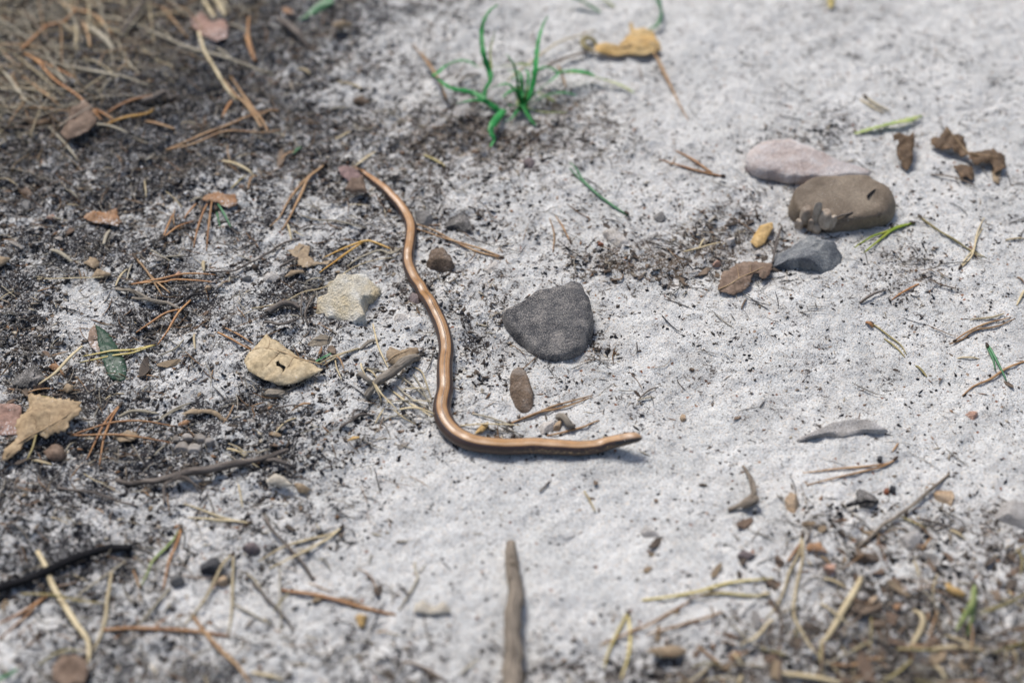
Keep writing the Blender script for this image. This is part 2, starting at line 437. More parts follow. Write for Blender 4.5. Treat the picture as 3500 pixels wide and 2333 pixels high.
# ------------------------------------------------------------------ object helpers
def tag(o, label, cat, group=None):
    o['label'] = label; o['category'] = cat
    if group: o['group'] = group
    return o
def mesh_obj(name, V, F, mat, parent=None, smooth=True, uv=None):
    V = np.asarray(V, float)
    org = np.zeros(3)
    if parent is None:
        org = np.array([V[:, 0].mean(), V[:, 1].mean(), V[:, 2].min()])
    else:
        pr = parent
        while pr is not None:
            org = org + np.array(pr.location); pr = pr.parent
    me = bpy.data.meshes.new(name)
    me.from_pydata((V - org).tolist(), [], F if isinstance(F, list) else F.tolist())
    if smooth: me.polygons.foreach_set('use_smooth', np.ones(len(me.polygons), bool))
    if uv is not None:
        L = me.uv_layers.new(name='grain')
        idx = np.zeros(len(me.loops), int); me.loops.foreach_get('vertex_index', idx)
        L.data.foreach_set('uv', np.asarray(uv)[idx].ravel())
    me.materials.append(mat)
    o = bpy.data.objects.new(name, me)
    COL.objects.link(o)
    o.location = org if parent is None else (0, 0, 0)
    if parent is not None: o.parent = parent
    return o
def empty(name, loc):
    o = bpy.data.objects.new(name, None)
    o.empty_display_size = 0.01
    COL.objects.link(o)
    o.location = [float(v) for v in loc]
    return o
def spline(P, n):
    P = np.asarray(P, float)
    if len(P) == 2: P = np.array([P[0], P[0] * .5 + P[1] * .5, P[1]])
    Q = np.vstack([2 * P[0] - P[1], P, 2 * P[-1] - P[-2]])
    out = []
    for k in range(1, len(Q) - 2):
        t = np.linspace(0, 1, 16, endpoint=False)[:, None]
        a, b, c, d = Q[k - 1], Q[k], Q[k + 1], Q[k + 2]
        out.append(.5 * ((2 * b) + (-a + c) * t + (2 * a - 5 * b + 4 * c - d) * t ** 2 + (-a + 3 * b - 3 * c + d) * t ** 3))
    out.append(P[-1:])
    C = np.vstack(out)
    s = np.concatenate([[0], np.cumsum(np.linalg.norm(np.diff(C, axis=0), axis=1))])
    u = np.linspace(0, s[-1], n)
    return np.stack([np.interp(u, s, C[:, k]) for k in range(C.shape[1])], 1)
def frames(C):
    T = np.gradient(C, axis=0); T /= np.linalg.norm(T, axis=1)[:, None] + 1e-12
    S = np.cross(T, [0, 0, 1.0]); S /= np.linalg.norm(S, axis=1)[:, None] + 1e-9
    return T, S, np.cross(S, T)
def tube(C, r, seg=7, flat=1.0, knob=0.0, seed=0):
    C = np.asarray(C, float); n = len(C)
    T, S, U = frames(C)
    r = np.broadcast_to(np.asarray(r, float), (n,))
    th = np.linspace(0, 2 * math.pi, seg, endpoint=False) + .4
    rr = r[:, None] * np.ones(seg)
    s = np.concatenate([[0], np.cumsum(np.linalg.norm(np.diff(C, axis=0), axis=1))])
    if knob > 0:
        rr = rr * (1 + knob * fbm(s[:, None] * 1.0 + 0 * th, np.cos(th)[None, :] * .006 + np.sin(th)[None, :] * .003 + 0 * s[:, None], 160, 61 + seed, 3))
    V = C[:, None, :] + rr[:, :, None] * (np.cos(th)[None, :, None] * S[:, None, :] + flat * np.sin(th)[None, :, None] * U[:, None, :])
    V = V.reshape(-1, 3)
    F = []
    for i in range(n - 1):
        for j in range(seg):
            k = (j + 1) % seg
            F.append((i * seg + j, i * seg + k, (i + 1) * seg + k, (i + 1) * seg + j))
    F.append(tuple(range(seg))[::-1]); F.append(tuple((n - 1) * seg + j for j in range(seg)))
    uv = np.stack([np.repeat(s, seg), np.tile(th * float(np.mean(r)), n)], 1)
    return V, F, uv
def rest(C, r, stiff=.25, arch=0.0, sink=.25):
    """lay a stem on what is already there: upper envelope of limited slope"""
    s = np.concatenate([[0], np.cumsum(np.linalg.norm(np.diff(C[:, :2], axis=0), axis=1))])
    h = samp(HM, C[:, 0], C[:, 1])
    z = np.max(h[None, :] - stiff * np.abs(s[:, None] - s[None, :]), axis=1)
    for _ in range(3):
        z = np.concatenate([[z[0]], (z[:-2] + 2 * z[1:-1] + z[2:]) / 4, [z[-1]]])
    t = s / s[-1]
    C = C.copy(); C[:, 2] = z + np.asarray(r) * (1 - sink) + arch * 4 * t * (1 - t)
    return C
def stem_geom(pts, width, taper=(.75, 1, .45), n=18, arch=0.0, flat=.7, seg=6, stiff=.10, knob=0.0, sink=.25, wob=.0, on=False):
    """pts on the survey sheet, width in sheet units"""
    P = np.array([surf(*p)[1] if on else at(*p)[:3] for p in pts])
    mm = np.mean([mm_per_px(*p) for p in pts])
    r0 = width * mm / 2000 * (.88 if width < 20 else 1.0)
    C = spline(P[:, :2], n)
    if wob:
        C = C + wob * np.stack([fbm(C[:, 0], C[:, 1], 90, 5, 2), fbm(C[:, 0], C[:, 1], 90, 8, 2)], 1)
    C = np.c_[C, np.zeros(len(C))]
    t = np.linspace(0, 1, n)
    r = r0 * np.interp(t, np.linspace(0, 1, len(taper)), taper)
    C = rest(C, r * flat, stiff, arch, sink)
    V, F, uv = tube(C, r, seg, flat, knob)
    mark(np.c_[C[:, :2], C[:, 2] + r * flat])
    return C, V, F, uv
def needles(tile, strands, mat, label, width=10.0, group=None, cat='pine needle', base=True, arch=.0008, mats=None):
    """a bundle of needles held by a sheath at its base"""
    S = [q(tile, s) for s in strands]
    p0 = at(*S[0][0])
    if len(S) == 1:
        C, V, F, uv = stem_geom(S[0], width, arch=arch)
        return tag(mesh_obj('pine_needle', V, F, M[mat]), label, cat, group)
    root = empty('pine_needle_pair', (p0[0], p0[1], float(ground(p0[0], p0[1]))))
    for k, s in enumerate(S):
        C, V, F, uv = stem_geom(s, width * .92, arch=arch)
        mesh_obj('needle', V, F, M[mats[k] if mats else mat], root)
    if base:
        d = np.array(S[0][0]) - np.array(S[0][1]); d = d / (np.linalg.norm(d) + 1e-6)
        a = np.array(S[0][0])
        C, V, F, uv = stem_geom([tuple(a + d * 3), tuple(a - d * 13)], width * 1.2, taper=(.6, 1, .8), n=6)
        mesh_obj('sheath', V, F, M['sheath'], root)
    return tag(root, label, cat, group)
def straw(tile, pts, mat, label, width=10.0, cat='straw', group=None, name='straw', arch=.001, flat=.5, taper=(.8, 1, 1, .55), **kw):
    C, V, F, uv = stem_geom(q(tile, pts), width, taper=taper, arch=arch, flat=flat, **kw)
    return tag(mesh_obj(name, V, F, M[mat], uv=uv), label, cat, group)
def in_poly(x, y, P):
    P = np.asarray(P); c = np.zeros(np.shape(x), bool); j = len(P) - 1
    for i in range(len(P)):
        xi, yi, xj, yj = P[i, 0], P[i, 1], P[j, 0], P[j, 1]
        with np.errstate(divide='ignore', invalid='ignore'):
            c ^= ((yi > y) != (yj > y)) & (x < (xj - xi) * (y - yi) / (yj - yi + 1e-15) + xi)
        j = i
    return c
def resample(P, n):
    P = np.vstack([P, P[:1]])
    s = np.concatenate([[0], np.cumsum(np.linalg.norm(np.diff(P, axis=0), axis=1))])
    u = np.linspace(0, s[-1], n, endpoint=False)
    return np.stack([np.interp(u, s, P[:, k]) for k in range(P.shape[1])], 1)

def blade_geom(poly, holes=(), dome=.003, tilt=(0, 0), curl=.002, teeth=0.0, seed=1, thick=.00018, fold=None, clear=.0006, crumple=.0015):
    """a leaf blade of real thickness, resting on the ground, arched and cockled"""
    dome = dome * .5; curl = curl * .7; crumple = crumple * 1.1; teeth = teeth * 1.6
    W = np.array([at(px, py, clear + dome * .4)[:2] for px, py in poly])
    L = np.linalg.norm(np.diff(np.vstack([W, W[:1]]), axis=0), axis=1).sum()
    n = int(np.clip(L / .0016, 24, 150))
    B = resample(W, n)
    c = B.mean(0)
    if teeth:
        k = np.arange(n)
        amp = teeth * (((k * .37) % 1.0) - .4) * (.5 + np.random.default_rng(seed).random(n))
        d = B - c; d /= np.linalg.norm(d, axis=1)[:, None] + 1e-9
        B = B + d * amp[:, None]
    Hs = [np.array([at(px, py, clear + dome)[:2] for px, py in h]) for h in holes]
    size = (B.max(0) - B.min(0)).max()
    g = max(.0013, size / 26)
    xs, ys = np.meshgrid(np.arange(B[:, 0].min(), B[:, 0].max(), g), np.arange(B[:, 1].min(), B[:, 1].max(), g))
    rg = np.random.default_rng(seed)
    xs = xs.ravel() + rg.uniform(-.25, .25, xs.size) * g; ys = ys.ravel() + rg.uniform(-.25, .25, ys.size) * g
    dist = np.min(np.hypot(xs[:, None] - B[None, :, 0], ys[:, None] - B[None, :, 1]), axis=1)
    ok = in_poly(xs, ys, B) & (dist > g * .45)
    for h in Hs: ok &= ~in_poly(xs, ys, h)
    pts = [Vector(p) for p in B] + [Vector((a, b)) for a, b in zip(xs[ok], ys[ok])]
    edges = [(k, (k + 1) % n) for k in range(n)]
    for h in Hs:
        o = len(pts); pts += [Vector(p) for p in h]; edges += [(o + k, o + (k + 1) % len(h)) for k in range(len(h))]
    vv, ee, ff, *_ = delaunay_2d_cdt(pts, edges, [], 1, 1e-7)
    P = np.array([(v.x, v.y) for v in vv])
    T = [tuple(f) for f in ff]
    cen = np.array([P[list(f)].mean(0) for f in T])
    keep = in_poly(cen[:, 0], cen[:, 1], B)
    for h in Hs: keep &= ~in_poly(cen[:, 0], cen[:, 1], h)
    T = [f for f, k in zip(T, keep) if k]
    used = sorted({i for f in T for i in f}); re = {o: k for k, o in enumerate(used)}
    P = P[used]; T = [tuple(re[i] for i in f) for f in T]
    ed = np.min(np.hypot(P[:, None, 0] - B[None, :, 0], P[:, None, 1] - B[None, :, 1]), axis=1)
    e = np.clip(ed / (size * .28), 0, 1)
    base = ground(P[:, 0], P[:, 1])
    # plane through the ground beneath, lifted so that nothing is buried deep
    A = np.c_[P - c, np.ones(len(P))]
    co, *_ = np.linalg.lstsq(A, base, rcond=None)
    pl = A @ co
    z = pl * .6 + base * .4 + clear + np.maximum(0, np.percentile(base - pl, 90)) * .6
    z += dome * (e * (2 - e)) + curl * (1 - e) * (.5 + fbm(P[:, 0], P[:, 1], 55, 70 + seed, 2)) + crumple * fbm(P[:, 0], P[:, 1], 140, 80 + seed, 3, .7)
    d = (P - c) / size
    z += tilt[0] * (d[:, 0] + .5) + tilt[1] * (d[:, 1] + .5)
    if fold is not None:
        a, b = [np.array(at(*p)[:2]) for p in fold[0]]
        nrm = np.array([-(b - a)[1], (b - a)[0]]); nrm /= np.linalg.norm(nrm)
        z += fold[1] * np.abs((P - a) @ nrm)
    z = np.maximum(z, base + .0002)
    top = np.c_[P, z]
    N = len(P)
    V = np.vstack([top, top - [0, 0, thick]])
    cnt = {}
    for f in T:
        for k in range(3):
            a, b = f[k], f[(k + 1) % 3]; cnt[(a, b)] = 1
    def ori(f):
        a, b, c_ = P[f[0]], P[f[1]], P[f[2]]
        return (b[0] - a[0]) * (c_[1] - a[1]) - (b[1] - a[1]) * (c_[0] - a[0]) > 0
    F = []
    for f in T:
        g_ = f if ori(f) else f[::-1]
        F.append(g_); F.append(tuple(N + i for i in g_[::-1]))
    for (a, b) in list(cnt):
        if (b, a) not in cnt: F.append((b, a, N + a, N + b))
    mark(top)
    return V, F, top
def rib_geom(pts, width, taper, top, lift=.0002):
    """rib lying along the blade"""
    W = spline(np.array([at(px, py, .002)[:2] for px, py in pts]), 16)
    d = np.hypot(W[:, None, 0] - top[None, :, 0], W[:, None, 1] - top[None, :, 1])
    k = np.argsort(d, axis=1)[:, :4]
    w = 1 / (np.take_along_axis(d, k, 1) + 1e-4)
    z = (top[k, 2] * w).sum(1) / w.sum(1)
    off = np.min(d, axis=1) > .004
    z = np.where(off, np.minimum(z, samp(HM, W[:, 0], W[:, 1]) + .001), z)
    for _ in range(2): z = np.concatenate([[z[0]], (z[:-2] + 2 * z[1:-1] + z[2:]) / 4, [z[-1]]])
    C = np.c_[W, z + lift]
    mm = mm_per_px(*pts[0])
    r = width * mm / 2000 * np.interp(np.linspace(0, 1, 16), np.linspace(0, 1, len(taper)), taper)
    V, F, uv = tube(C, r, 6, .8)
    return V, F
def leaf(tile, poly, mat, label, rib=None, sides=(), stalk=None, ribmat='midrib', name='dry_leaf', cat='leaf', ribw=6, halves=None, group=None, **kw):
    poly = q(tile, poly)
    kw['holes'] = [q(tile, h) for h in kw.get('holes', ())]
    if kw.get('fold'): kw['fold'] = (q(tile, kw['fold'][0]), kw['fold'][1])
    V, F, top = blade_geom(poly, **kw)
    if not rib and not stalk:
        return tag(mesh_obj(name, V, F, M[mat]), label, cat, group)
    root = empty(name, (top[:, 0].mean(), top[:, 1].mean(), top[:, 2].min()))
    b = mesh_obj('blade', V, F, M[mat], root)
    if rib:
        v, f = rib_geom(q(tile, rib), ribw, (1, .8, .35), top); r_ = mesh_obj('midrib', v, f, M[ribmat], b)
    for s in sides:
        v, f = rib_geom(q(tile, s), ribw * .45, (1, .7, .3), top, .00005); mesh_obj('side_vein', v, f, M[ribmat], b)
    if stalk:
        C, v, f, uv = stem_geom(q(tile, stalk), ribw * 1.3, taper=(.8, 1, 1.2), n=10); mesh_obj('stalk', v, f, M[ribmat], root)
    return tag(root, label, cat, group)

def stone_geom(poly, H, seed=1, p=2.2, rough=.06, cuts=(), nrim=52, nring=14, back=.55, sink=.004, round_=0, lift=0.0):
    """a stone from its outline, its crown height H (m) and flat facets cut into it"""
    P = np.array(poly, float)
    if H < .015: H = H * .58
    for _ in range(round_):
        P = np.vstack([[.75 * P[k] + .25 * P[(k + 1) % len(P)], .25 * P[k] + .75 * P[(k + 1) % len(P)]] for k in range(len(P))])
    P = resample(P, nrim)
    y0, y1 = P[:, 1].min(), P[:, 1].max()
    t = (P[:, 1] - y0) / (y1 - y0)
    zr = H * back * (1 - t) ** 1.2
    rim = np.array([at(a, b, z + lift) for (a, b), z in zip(P, zr)])
    g = float(np.mean(ground(rim[:, 0], rim[:, 1]))) + lift - .12 * H
    rim[:, 2] = g + zr
    c = rim.mean(0)
    V = []
    ss = np.concatenate([[.0001], np.linspace(.08, 1, nring) ** .8])
    for s in ss:
        ring = c[:2] * (1 - s) + rim[:, :2] * s
        z = g + zr * s ** 2 + H * (1 - s ** p) ** (1 / p)
        V.append(np.c_[ring, z])
    low = c[:2] * .12 + rim[:, :2] * .88
    V.append(np.c_[c[:2] * .03 + rim[:, :2] * .97, np.minimum(rim[:, 2] - .25 * H, g + zr * .5)])
    V.append(np.c_[low, np.full(nrim, g - sink)])
    V = np.vstack(V)
    size = np.linalg.norm(rim[:, :2].max(0) - rim[:, :2].min(0))
    n1 = fbm(V[:, 0] + V[:, 2] * .7, V[:, 1] + V[:, 2] * .5, 2.2 / size, seed, 2)
    n2 = fbm(V[:, 0] - V[:, 2], V[:, 1] + V[:, 2] * .8, 8 / size, seed + 5, 3)
    d = V - np.array([c[0], c[1], g]); d /= np.linalg.norm(d, axis=1)[:, None] + 1e-9
    wgt = np.ones(len(V)); wgt[-nrim:] = .2
    V = V + d * ((n1 * rough * .9 + n2 * rough * .75) * size * wgt * .5)[:, None]
    rs = random.Random(seed * 7 + 1)
    if size < .045 and not cuts:
        cuts = [(rs.uniform(-1, 1), rs.uniform(-1, .6), rs.uniform(.3, 1.2), rs.uniform(.62, .85)) for _ in range(3)]
    for (nx, ny, nz, off) in cuts:          # plane facets, off in units of H from the centre
        nn = np.array([nx, ny, nz], float); nn /= np.linalg.norm(nn)
        o = np.array([c[0], c[1], g]) + nn * off * H
        dd = (V - o) @ nn
        V = V - np.maximum(dd, 0)[:, None] * nn * .92
    F = []
    for i in range(len(ss) + 1):
        for j in range(nrim):
            k = (j + 1) % nrim
            F.append((i * nrim + j, i * nrim + k, (i + 1) * nrim + k, (i + 1) * nrim + j))
    a = (len(ss) + 1) * nrim
    F.append(tuple(range(nrim))[::-1]); F.append(tuple(a + j for j in range(nrim)))
    # orient outward
    A, B, C = V[F[nrim][0]], V[F[nrim][1]], V[F[nrim][2]]
    if np.cross(B - A, C - A)[2] < 0: F = [f[::-1] for f in F]
    mark(V)
    return V, F
def stone(tile, poly, H, mat, label, name='stone', cat='stone', group=None, **kw):
    V, F = stone_geom(q(tile, poly), H, **kw)
    return tag(mesh_obj(name, V, F, M[mat]), label, cat, group)
def oval(cx, cy, rx, ry, n=10, seed=0, jit=.22):
    r_ = random.Random(seed * 31 + 5)
    return [(cx + rx * math.cos(2 * math.pi * k / n) * (1 + r_.uniform(-jit, jit)), cy + ry * math.sin(2 * math.pi * k / n) * (1 + r_.uniform(-jit, jit))) for k in range(n)]

# ------------------------------------------------------------------ ground
ny_, nx_ = GX.shape
me = bpy.data.meshes.new('ground')
co = np.stack([GX, GY, GZ], -1).reshape(-1, 3)
ii = (np.arange(ny_ - 1)[:, None] * nx_ + np.arange(nx_ - 1)[None, :]).ravel()
quads = np.stack([ii, ii + 1, ii + 1 + nx_, ii + nx_], 1)
me.vertices.add(len(co)); me.vertices.foreach_set('co', co.ravel().astype(np.float32))
me.loops.add(quads.size); me.loops.foreach_set('vertex_index', quads.ravel().astype(np.int32))
me.polygons.add(len(quads)); me.polygons.foreach_set('loop_start', np.arange(0, quads.size, 4, dtype=np.int32))
me.polygons.foreach_set('use_smooth', np.ones(len(quads), bool))
me.update()
for nm, arr in (('humus', gdn), ('brown', gb)):
    at_ = me.attributes.new(nm, 'FLOAT', 'POINT'); at_.data.foreach_set('value', arr.ravel().astype(np.float32))
me.materials.append(M['ground'])
og = bpy.data.objects.new('ground', me); COL.objects.link(og)
og['kind'] = 'structure'; og['label'] = 'pale sandy forest path mixed with dark humus'

# ------------------------------------------------------------------ stones
stone('s', [(1716, 1080), (1745, 1058), (1830, 1018), (1925, 990), (1958, 980), (1985, 987), (2005, 1020), (2020, 1062), (2032, 1120), (2028, 1165), (2005, 1198), (1960, 1226), (1900, 1238), (1850, 1226), (1800, 1197), (1765, 1160), (1738, 1120)],
      .017, 'charcoal', 'charcoal grey stone with sharp corners, dusted with sand grains', seed=3, p=2.4, rough=.07, cuts=[(-.12, -.25, 1, .80)], nrim=72, nring=22, back=.5)
stone('s', [(2692, 722), (2697, 690), (2720, 660), (2760, 635), (2820, 615), (2880, 606), (2930, 605), (2970, 613), (3010, 634), (3045, 666), (3068, 708), (3055, 745), (3020, 780), (2960, 803), (2915, 808), (2860, 795), (2800, 792), (2755, 780), (2712, 755)],
      .019, 'brownstone', 'smooth rounded brown stone with an olive tinge, leaning on by cone scales', seed=12, p=2.5, rough=.05, nrim=72, nring=22, round_=1, cuts=[(.15, -1, -.05, .95), (.7, -.5, .5, 1.6), (-.1, -.25, 1, .86)])
stone('s', [(2630, 882), (2640, 857), (2690, 836), (2740, 825), (2800, 825), (2850, 840), (2880, 862), (2882, 900), (2862, 925), (2810, 933), (2760, 920), (2700, 915), (2652, 912), (2632, 905)],
      .0152, 'slate', 'blue grey angular stone with a hollowed dark front', seed=22, p=2.8, rough=.17, cuts=[(-.1, -1, .25, 1.15), (.6, -.5, .8, .95), (-.6, .2, 1, .8)], nrim=64, nring=18)
stone('s', [(2548, 548), (2560, 516), (2600, 491), (2650, 485), (2705, 490), (2765, 515), (2850, 545), (2935, 568), (2985, 582), (2975, 592), (2900, 597), (2850, 610), (2780, 622), (2690, 620), (2605, 602), (2562, 582)],
      .0145, 'pinkstone', 'pale pink wedge shaped stone tapering to a thin dark edge', seed=31, p=3.0, rough=.025, cuts=[(.12, -.2, 1, .9)], nrim=64, nring=16, lift=.0035)
stone('s', oval(2566, 578, 24, 22, 9, 2), .008, 'mauve', 'small mauve pebble tucked against the pink wedge stone', name='pebble', cat='pebble', seed=33)
stone('f', [(520, 1230), (600, 1120), (655, 1045), (760, 1005), (900, 985), (1000, 957), (1060, 978), (1112, 1060), (1070, 1130), (1000, 1172), (965, 1235), (985, 1368), (900, 1372), (800, 1345), (700, 1332), (600, 1332), (555, 1290)],
      .0155, 'quartz', 'cream coloured lumpy quartz stone with honey stains', seed=41, p=2.6, rough=.17, cuts=[(-.4, -.5, 1, .75), (.5, .1, 1, .82)], nrim=72, nring=18)
stone('k', [(8, 420), (18, 315), (70, 275), (112, 290), (172, 330), (196, 420), (216, 540), (226, 610), (200, 672), (150, 700), (90, 692), (38, 620), (12, 520)],
      .010, 'brownpebble', 'elongated brown stone with a rust patch, sand stuck on it', seed=45, p=2.1, rough=.06, nrim=44, round_=1, cuts=[(0, 0, 1, .9)])
stone('f', [(1530, 842), (1560, 745), (1620, 692), (1690, 702), (1752, 772), (1782, 850), (1760, 908), (1700, 920), (1640, 905), (1568, 890)],
      .014, 'brownpebble', 'rough brown stone with a dark underside beside the straight pale needles', seed=47, rough=.1, cuts=[(0, -.8, .6, .9)])
stone('f', [(1640, 470), (1720, 410), (1800, 400), (1900, 420), (2000, 430), (2070, 480), (2040, 540), (1940, 580), (1860, 560), (1780, 520), (1700, 520)],
      .012, 'clod', 'crumbly grey lump of sandy soil with a dark shaded side', name='soil_clod', cat='soil clod', seed=49, rough=.22)
stone('f', [(1430, 400), (1490, 360), (1560, 375), (1605, 440), (1600, 520), (1540, 550), (1460, 520)],
      .009, 'greypebble', 'dull grey stone right beside the curve of the worm', seed=51, rough=.08)
stone('f', [(1950, 830), (2000, 780), (2120, 770), (2230, 810), (2250, 900), (2250, 980), (2200, 1000), (2120, 960), (2050, 900)],
      .006, 'paleclod', 'chalky white flat stone half sunk in sand', seed=53, rough=.05)
stone('g', [(850, 560), (920, 530), (990, 570), (1060, 640), (1190, 685), (1150, 745), (1060, 740), (980, 705), (900, 640)],
      .008, 'paleclod', 'pale tan lumpy stone dusted with sand', seed=55, rough=.12)
stone('l', [(310, 935), (450, 865), (600, 795), (780, 748), (950, 750), (1080, 800), (1150, 850), (1060, 860), (930, 850), (800, 880), (720, 905), (600, 885), (480, 905), (345, 950)],
      .007, 'buried', 'grey arched ridge of a stone buried in the sand', name='buried_stone', seed=57, rough=.02, p=3, back=.9)
stone('l', [(1548, 1400), (1580, 1352), (1718, 1342), (1735, 1430), (1702, 1550), (1622, 1566), (1570, 1500)], .006, 'tanpebble', 'flat tan and orange pebble beside the long thin twig', name='pebble', cat='pebble', seed=59, rough=.04, p=3.2)
stone('l', [(1950, 1600), (2050, 1510), (2200, 1460), (2420, 1480), (2500, 1580), (2450, 1720), (2250, 1760), (2050, 1720)], .012, 'buried', 'large pale taupe stone beside the brown litter, rounded and dusty', seed=61, rough=.06)
stone('s', oval(3322, 1420, 20, 15, 9, 4, .2), .004, 'pinkpebble', 'salmon pink pebble lying alone on clean sand', name='pebble', cat='pebble', seed=63, rough=.15)
stone('f', [(70, 985), (110, 935), (200, 915), (255, 930), (250, 975), (180, 1000), (100, 1010)], .007, 'paleclod', 'white capsule shaped pebble beside ragged tan leaf', name='pebble', cat='pebble', seed=65, rough=.03)
stone('k', [(1525, 720), (1545, 692), (1575, 700), (1580, 740), (1555, 768), (1532, 750)], .005, 'tanpebble', 'small tan pebble alone on fine speckled sand', name='pebble', cat='pebble', seed=67)
stone('k', oval(1633, 294, 26, 20, 8, 3), .004, 'brownpebble', 'small brown pebble on the sand near the charcoal stone', name='pebble', cat='pebble', seed=68)
stone('l', oval(1172, 1368, 32, 38, 9, 7), .008, 'darkpebble', 'blue black pebble touching a red one', name='pebble', cat='pebble', seed=69)
stone('l', oval(1120, 1385, 24, 36, 8, 8), .006, 'redpebble', 'brick red pebble touching a blue black one', name='pebble', cat='pebble', seed=70)
stone('l', oval(1065, 1092, 28, 36, 8, 9), .008, 'darkpebble', 'round black pebble beside a forked pair of tan needles', name='pebble', cat='pebble', seed=71)
stone('m', oval(1880, 530, 130, 85, 11, 9), .014, 'darkpebble', 'dark grey flat pebble next to long straw coloured needles', name='pebble', cat='pebble', seed=72, rough=.08)
stone('m', oval(1575, 660, 85, 60, 10, 10), .011, 'greypebble', 'grey brown pebble with a deep shadow beside rust needle', name='pebble', cat='pebble', seed=73)
stone('m', oval(2250, 370, 75, 52, 10, 11), .010, 'mauve', 'mauve grey pebble on pale sand near the forked straw needles', name='pebble', cat='pebble', seed=74)
stone('m', oval(1980, 660, 62, 48, 10, 12), .009, 'tanpebble', 'brownish tan pebble between two straw needles', name='pebble', cat='pebble', seed=75)
stone('e', oval(1590, 940, 34, 28, 9, 13), .006, 'pinkpebble', 'peach coloured pebble near crossed rust needles', name='pebble', cat='pebble', seed=76)
stone('e', oval(1858, 1058, 32, 24, 9, 14), .006, 'tanpebble', 'orange tan pebble under level rust needles', name='pebble', cat='pebble', seed=77)
stone('e', oval(240, 325, 42, 44, 9, 15), .010, 'greypebble', 'greenish grey pebble standing in dark soil', name='pebble', cat='pebble', seed=78)
stone('e', oval(2210, 975, 45, 26, 9, 17), .006, 'greypebble', 'bluish grey flat pebble on the dark sand', name='pebble', cat='pebble', seed=79)
stone('f', [(1372, 1160), (1410, 1110), (1470, 1130), (1510, 1200), (1490, 1245), (1420, 1215)], .006, 'mauve', 'pinkish brown stone half under the belly of the worm', seed=80, rough=.05)
stone('f', oval(1310, 1330, 70, 36, 9, 18), .005, 'paleclod', 'yellowish white pebble sunk in sand near the quartz', name='pebble', cat='pebble', seed=81)
stone('k', [(255, 830), (300, 770), (380, 745), (420, 770), (400, 850), (360, 885), (290, 880)], .007, 'paleclod', 'bright white quartz pebble behind the head end of the worm', name='pebble', cat='pebble', seed=82)
stone('k', [(400, 860), (395, 790), (450, 740), (470, 770), (450, 840), (420, 870)], .006, 'tanpebble', 'honey coloured chip leaning on a white quartz pebble', name='pebble', cat='pebble', seed=83)
stone('g', oval(1855, 845, 34, 30, 9, 20), .007, 'pinkpebble', 'pinkish pebble beside the serrated brown leaf', name='pebble', cat='pebble', seed=84)
stone('g', oval(1975, 640, 42, 48, 9, 21), .009, 'paleclod', 'white pebble near the curled amber leaf', name='pebble', cat='pebble', seed=85)
stone('g', [(2170, 740), (2230, 722), (2300, 745), (2290, 775), (2220, 770)], .005, 'paleclod', 'long white quartz sliver near the curled amber leaf', name='pebble', cat='pebble', seed=86)
stone('g', oval(1340, 420, 62, 52, 9, 22), .007, 'greypebble', 'grey round pebble on sand near the green needle', name='pebble', cat='pebble', seed=87)
stone('g', oval(820, 668, 30, 20, 8, 23), .004, 'redpebble', 'orange red grit pebble near the pale tan stone', name='pebble', cat='pebble', seed=88)
stone('c', oval(185, 1465, 52, 45, 9, 24), .008, 'mauve', 'dusky mauve pebble on pale sand near the grass sprout', name='pebble', cat='pebble', seed=89)
stone('b', oval(960, 905, 80, 46, 9, 25), .008, 'brownpebble', 'rusty two toned pebble on white sand near the sprout', name='pebble', cat='pebble', seed=90)
stone('b', [(1780, 960), (1860, 880), (2000, 900), (2060, 980), (2020, 1060), (1880, 1090), (1760, 1050)], .006, 'buried', 'pale grey flat stone sunk beside the root of the sprout', seed=91, rough=.03)
stone('p', oval(620, 545, 60, 55, 10, 26), .012, 'pinkpebble', 'rounded pinkish pebble in brown litter beside the split needles', name='pebble', cat='pebble', seed=92)
stone('p', oval(910, 805, 52, 32, 9, 27), .009, 'paleclod', 'white pebble under the thick tan straw', name='pebble', cat='pebble', seed=93)
stone('p', oval(1010, 840, 45, 48, 9, 28), .010, 'tanpebble', 'tan pebble next to a white one in brown litter', name='pebble', cat='pebble', seed=94)
stone('p', [(820, 430), (900, 400), (1010, 410), (1070, 450), (1040, 490), (930, 500), (850, 490)], .013, 'brownpebble', 'brown lump with a black underside at the end of the thin twig', seed=95, rough=.1)
stone('p', [(1240, 260), (1320, 215), (1420, 230), (1450, 300), (1400, 370), (1280, 380), (1230, 330)], .009, 'buried', 'dull grey flat stone beneath thin dark stems', seed=96)
stone('o', oval(2110, 430, 75, 38, 10, 29), .008, 'mauve', 'flat mauve pebble with dark edge on pale sand', name='pebble', cat='pebble', seed=97)
stone('o', [(1060, 60), (1130, 30), (1190, 130), (1300, 210), (1420, 300), (1440, 370), (1370, 380), (1280, 310), (1180, 240)], .005, 'buried', 'narrow grey sliver of stone buried in bright sand', name='buried_stone', seed=98, rough=.02, back=.9)
stone('l', [(860, 1390), (940, 1350), (1010, 1400), (1040, 1480), (1000, 1540), (880, 1530), (830, 1470)], .011, 'clod', 'brown crumbly clod crossed by a dark splinter', name='soil_clod', cat='soil clod', seed=99, rough=.2)
stone('l', [(210, 1440), (260, 1380), (320, 1420), (340, 1540), (300, 1600), (230, 1580)], .008, 'tanpebble', 'beige lumpy pebble with dark right side', name='pebble', cat='pebble', seed=100, rough=.12)
stone('i', [(75, 380), (120, 320), (230, 300), (340, 330), (390, 390), (370, 450), (280, 480), (180, 490), (100, 470)], .0145, 'clod', 'dark brown knobbly soil clod beside a thick straw', name='soil_clod', cat='soil clod', seed=101, rough=.28)

